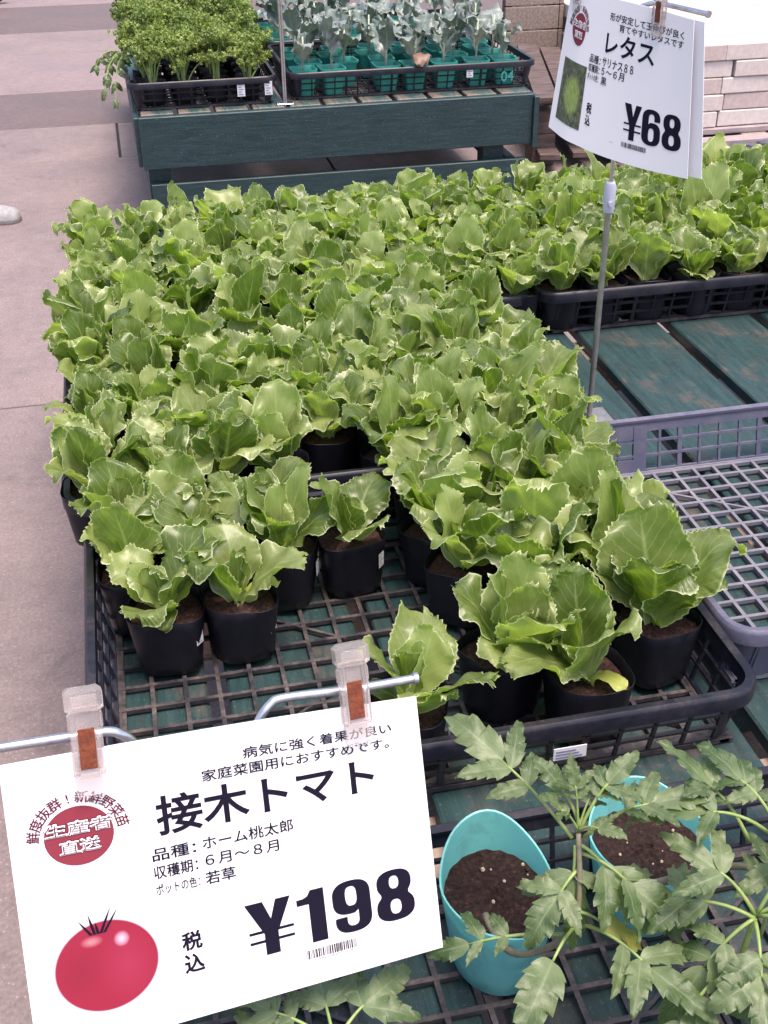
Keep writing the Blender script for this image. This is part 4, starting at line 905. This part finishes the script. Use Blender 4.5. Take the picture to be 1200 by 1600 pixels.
# ------------------------------------------------------------------ brick stack and timber at the far right
M['brick'] = noisy('pale_paving_brick', (.46, .395, .375), (.60, .53, .51), 40, .85, .4, .0015, lo=.3, hi=.7)
M['brick2'] = noisy('pinkish_paving_brick', (.40, .32, .305), (.53, .44, .42), 40, .85, .4, .0015, lo=.3, hi=.7)
M['brick3'] = noisy('whitish_paving_brick', (.50, .44, .42), (.64, .57, .54), 40, .85, .4, .0015, lo=.3, hi=.7)
bm_me = []
for k in ('brick', 'brick2', 'brick3'):
    b = MB(); b.box(-.145, .145, -.10, .10, 0, .0665, .004); bm_me.append(b.mesh('brick', M[k]))
bs = thing('brick_stack', 'tall stack of pale pink paving bricks on a pallet behind the lettuces', 'brick stack', (2.9, 5.2, 0))
for kz in range(5):
    for ix in range(5):
        for iy in range(7):
            if 0 < ix < 4 and 0 < iy < 6 and kz < 4: continue
            o = inst('brick', rnd.choice(bm_me), bs, (2.42+.296*ix+(.012*kz if kz % 2 else -.01)-2.9+rnd.uniform(-.004, .004), 4.92+.206*iy+rnd.uniform(-.006, .006)+(.012 if ix > 1 else 0)-5.2, .146+kz*.0695), (0, 0, rnd.uniform(-.012, .012)))
pal = thing('pallet', 'weathered wooden pallet under the brick stack, grey letters on its front board', 'pallet', (2.9, 5.2, 0))
def pbox(root, name, x0, x1, y0, y1, z0, z1, mt, ch=.003): return off(table_plank(name, root, x0, x1, y0, y1, z0, z1, mt, ch), root)
for k in range(6): pbox(pal, 'deck_board', 2.2, 3.75, 4.80+k*.24, 4.90+k*.24, .118, .143, M['oz'])
for x in (2.25, 2.72, 3.6): pbox(pal, 'block', x-.05, x+.07, 4.78, 6.1, .092, .1165, M['bare'])
off(table_plank('front_board', pal, 2.15, 3.8, 4.70, 4.775, .004, .118, M['oz']), pal)
tz = text_mesh('OZ', .03); tz.transform(Matrix.Translation((-.36, -.502, .018)) @ Matrix.Rotation(R(90), 4, 'X') @ Matrix.Diagonal((.19, .125, 1, 1))); tz.materials.clear(); tz.materials.append(mat('faded_grey_paint', (.09, .085, .13), .8)); inst('lettering', tz, pal)
sp2 = thing('slab_pile', 'pile of thin whitish slabs with dark gaps between, left of the brick stack', 'slab pile', (2.55, 6.7, 0))
b = MB(); b.box(-.25, .25, -.25, .25, 0, .040, .003); slm = [b.mesh('slab', M['brick3']), b.mesh('slab', M['brick'])]
for q in range(10): inst('slab', slm[q % 2], sp2, (rnd.uniform(-.008, .008)-.02, rnd.uniform(-.01, .01), .10+q*.052), (0, 0, rnd.uniform(-.01, .01)))
for q in range(10): inst('slab', slm[(q+1) % 2], sp2, (.50+rnd.uniform(-.008, .008), rnd.uniform(-.01, .01), .10+q*.052), (0, 0, rnd.uniform(-.01, .01)))
b = MB(); 
for q in range(3): b.box(-.28+.33*q, -.20+.33*q, -.27, .27, .002, .098, .003)
b.build('bearer', M['darkwood'], sp2)
wb = thing('timber_crate', 'brown wooden box beside the slab pile at the back', 'wooden box', (2.10, 6.15, 0))
for k in range(5): off(table_plank('board', wb, 1.95, 2.23, 6.00, 6.02, .03+k*.115, .14+k*.115, M['bare']), wb)
for k in range(5): off(table_plank('board', wb, 2.235, 2.255, 6.00, 6.30, .03+k*.115, .14+k*.115, M['bare']), wb)
for x in (1.97, 2.2): off(table_plank('post', wb, x-.02, x+.02, 6.022, 6.06, .005, .6, M['darkwood']), wb)
p2 = thing('pallet', 'dark weathered pallet leaning on blocks just right of the green bench', 'pallet', (2.05, 5.2, 0))
for k in range(5):
    b = MB(); b.bar((-.28+.12*k, -.36, .30-.02*k), (-.05+.12*k, .6, .335-.02*k), .095, .022); b.build('board', M['darkwood'], p2)
for y in (-.28, .15, .5):
    b = MB(); b.box(-.30, .36, y, y+.09, .14, .24, .004); b.build('stringer', M['darkwood'], p2)
for x in (-.25, .25):
    for y in (-.28, .45): b = MB(); b.box(x-.05, x+.05, y, y+.10, .002, .139, .004); b.build('block', M['darkwood'], p2)
for k in range(4):
    b = MB(); b.bar((-.26+.15*k, -.40, .07), (-.10+.15*k, .5, .07), .09, .02); b.build('board', M['darkwood'], p2)

# ------------------------------------------------------------------ shoe and wheel at the left
sh = thing('shoe', 'grey white rounded shoe toe on the concrete at the left edge', 'shoe', (-.575, 4.72, .0))
b = MB(); rg = []
for x, w, h in ((-.15, .030, .060), (-.13, .036, .085), (-.08, .038, .090), (-.02, .040, .075), (.04, .046, .060), (.09, .049, .050), (.125, .044, .040), (.142, .026, .028), (.147, .010, .018)):
    rg.append([(x, w*math.cos(a), .014+max(0, h*math.sin(a))*.95) for a in [math.pi*k/12 for k in range(13)]])
b.rings(rg, closed=False, cap0=True, cap1=True); b.build('upper', noisy('shoe_canvas', (.24, .235, .25), (.34, .33, .34), 50, .7), sh, smooth=True, sharp=60)
b = MB(); out = [(-.152, 0), (-.14, .032), (-.05, .040), (.06, .050), (.115, .048), (.142, .028), (.150, 0), (.142, -.028), (.115, -.048), (.06, -.050), (-.05, -.040), (-.14, -.032)]
b.rings([[(x, y, .001) for x, y in out], [(x*1.01, y*1.03, .008) for x, y in out], [(x, y, .017) for x, y in out]], cap0=True, cap1=True); b.build('sole', noisy('shoe_sole', (.16, .15, .16), (.22, .21, .21), 50, .8), sh, smooth=True, sharp=40)
wh = thing('cart_wheel', 'black rubber cart wheel cut by the top left corner', 'wheel', (-.86, 10.25, .0))
b = MB(); rg = []
for k in range(24):
    a = 2*math.pi*k/24; rg.append([((.12+.03*math.cos(c))*math.cos(a), .03*math.sin(c), .151+(.12+.03*math.cos(c))*math.sin(a)) for c in [i*math.pi/4 for i in range(8)]])
rg.append(rg[0]); b.rings(rg); b.build('tyre', M['tar'], wh, smooth=True)
b = MB(); b.tube([(0, -.02, .151), (0, .02, .151)], .092, 20); b.build('hub', M['pole'], wh, smooth=True, sharp=40)

# the bench trays and all they hold stand close to the bench's front edge
for o in list(scene.objects):
    if o.parent is None and o.location.y > 4.4 and (o.name.split('.')[0] in ('potted_parsley', 'potted_cabbage', 'hanging_parsley', 'crumpled_bag', 'metal_pole') or o in (tP, tC, tP2, tC2)): o.location.y -= .042
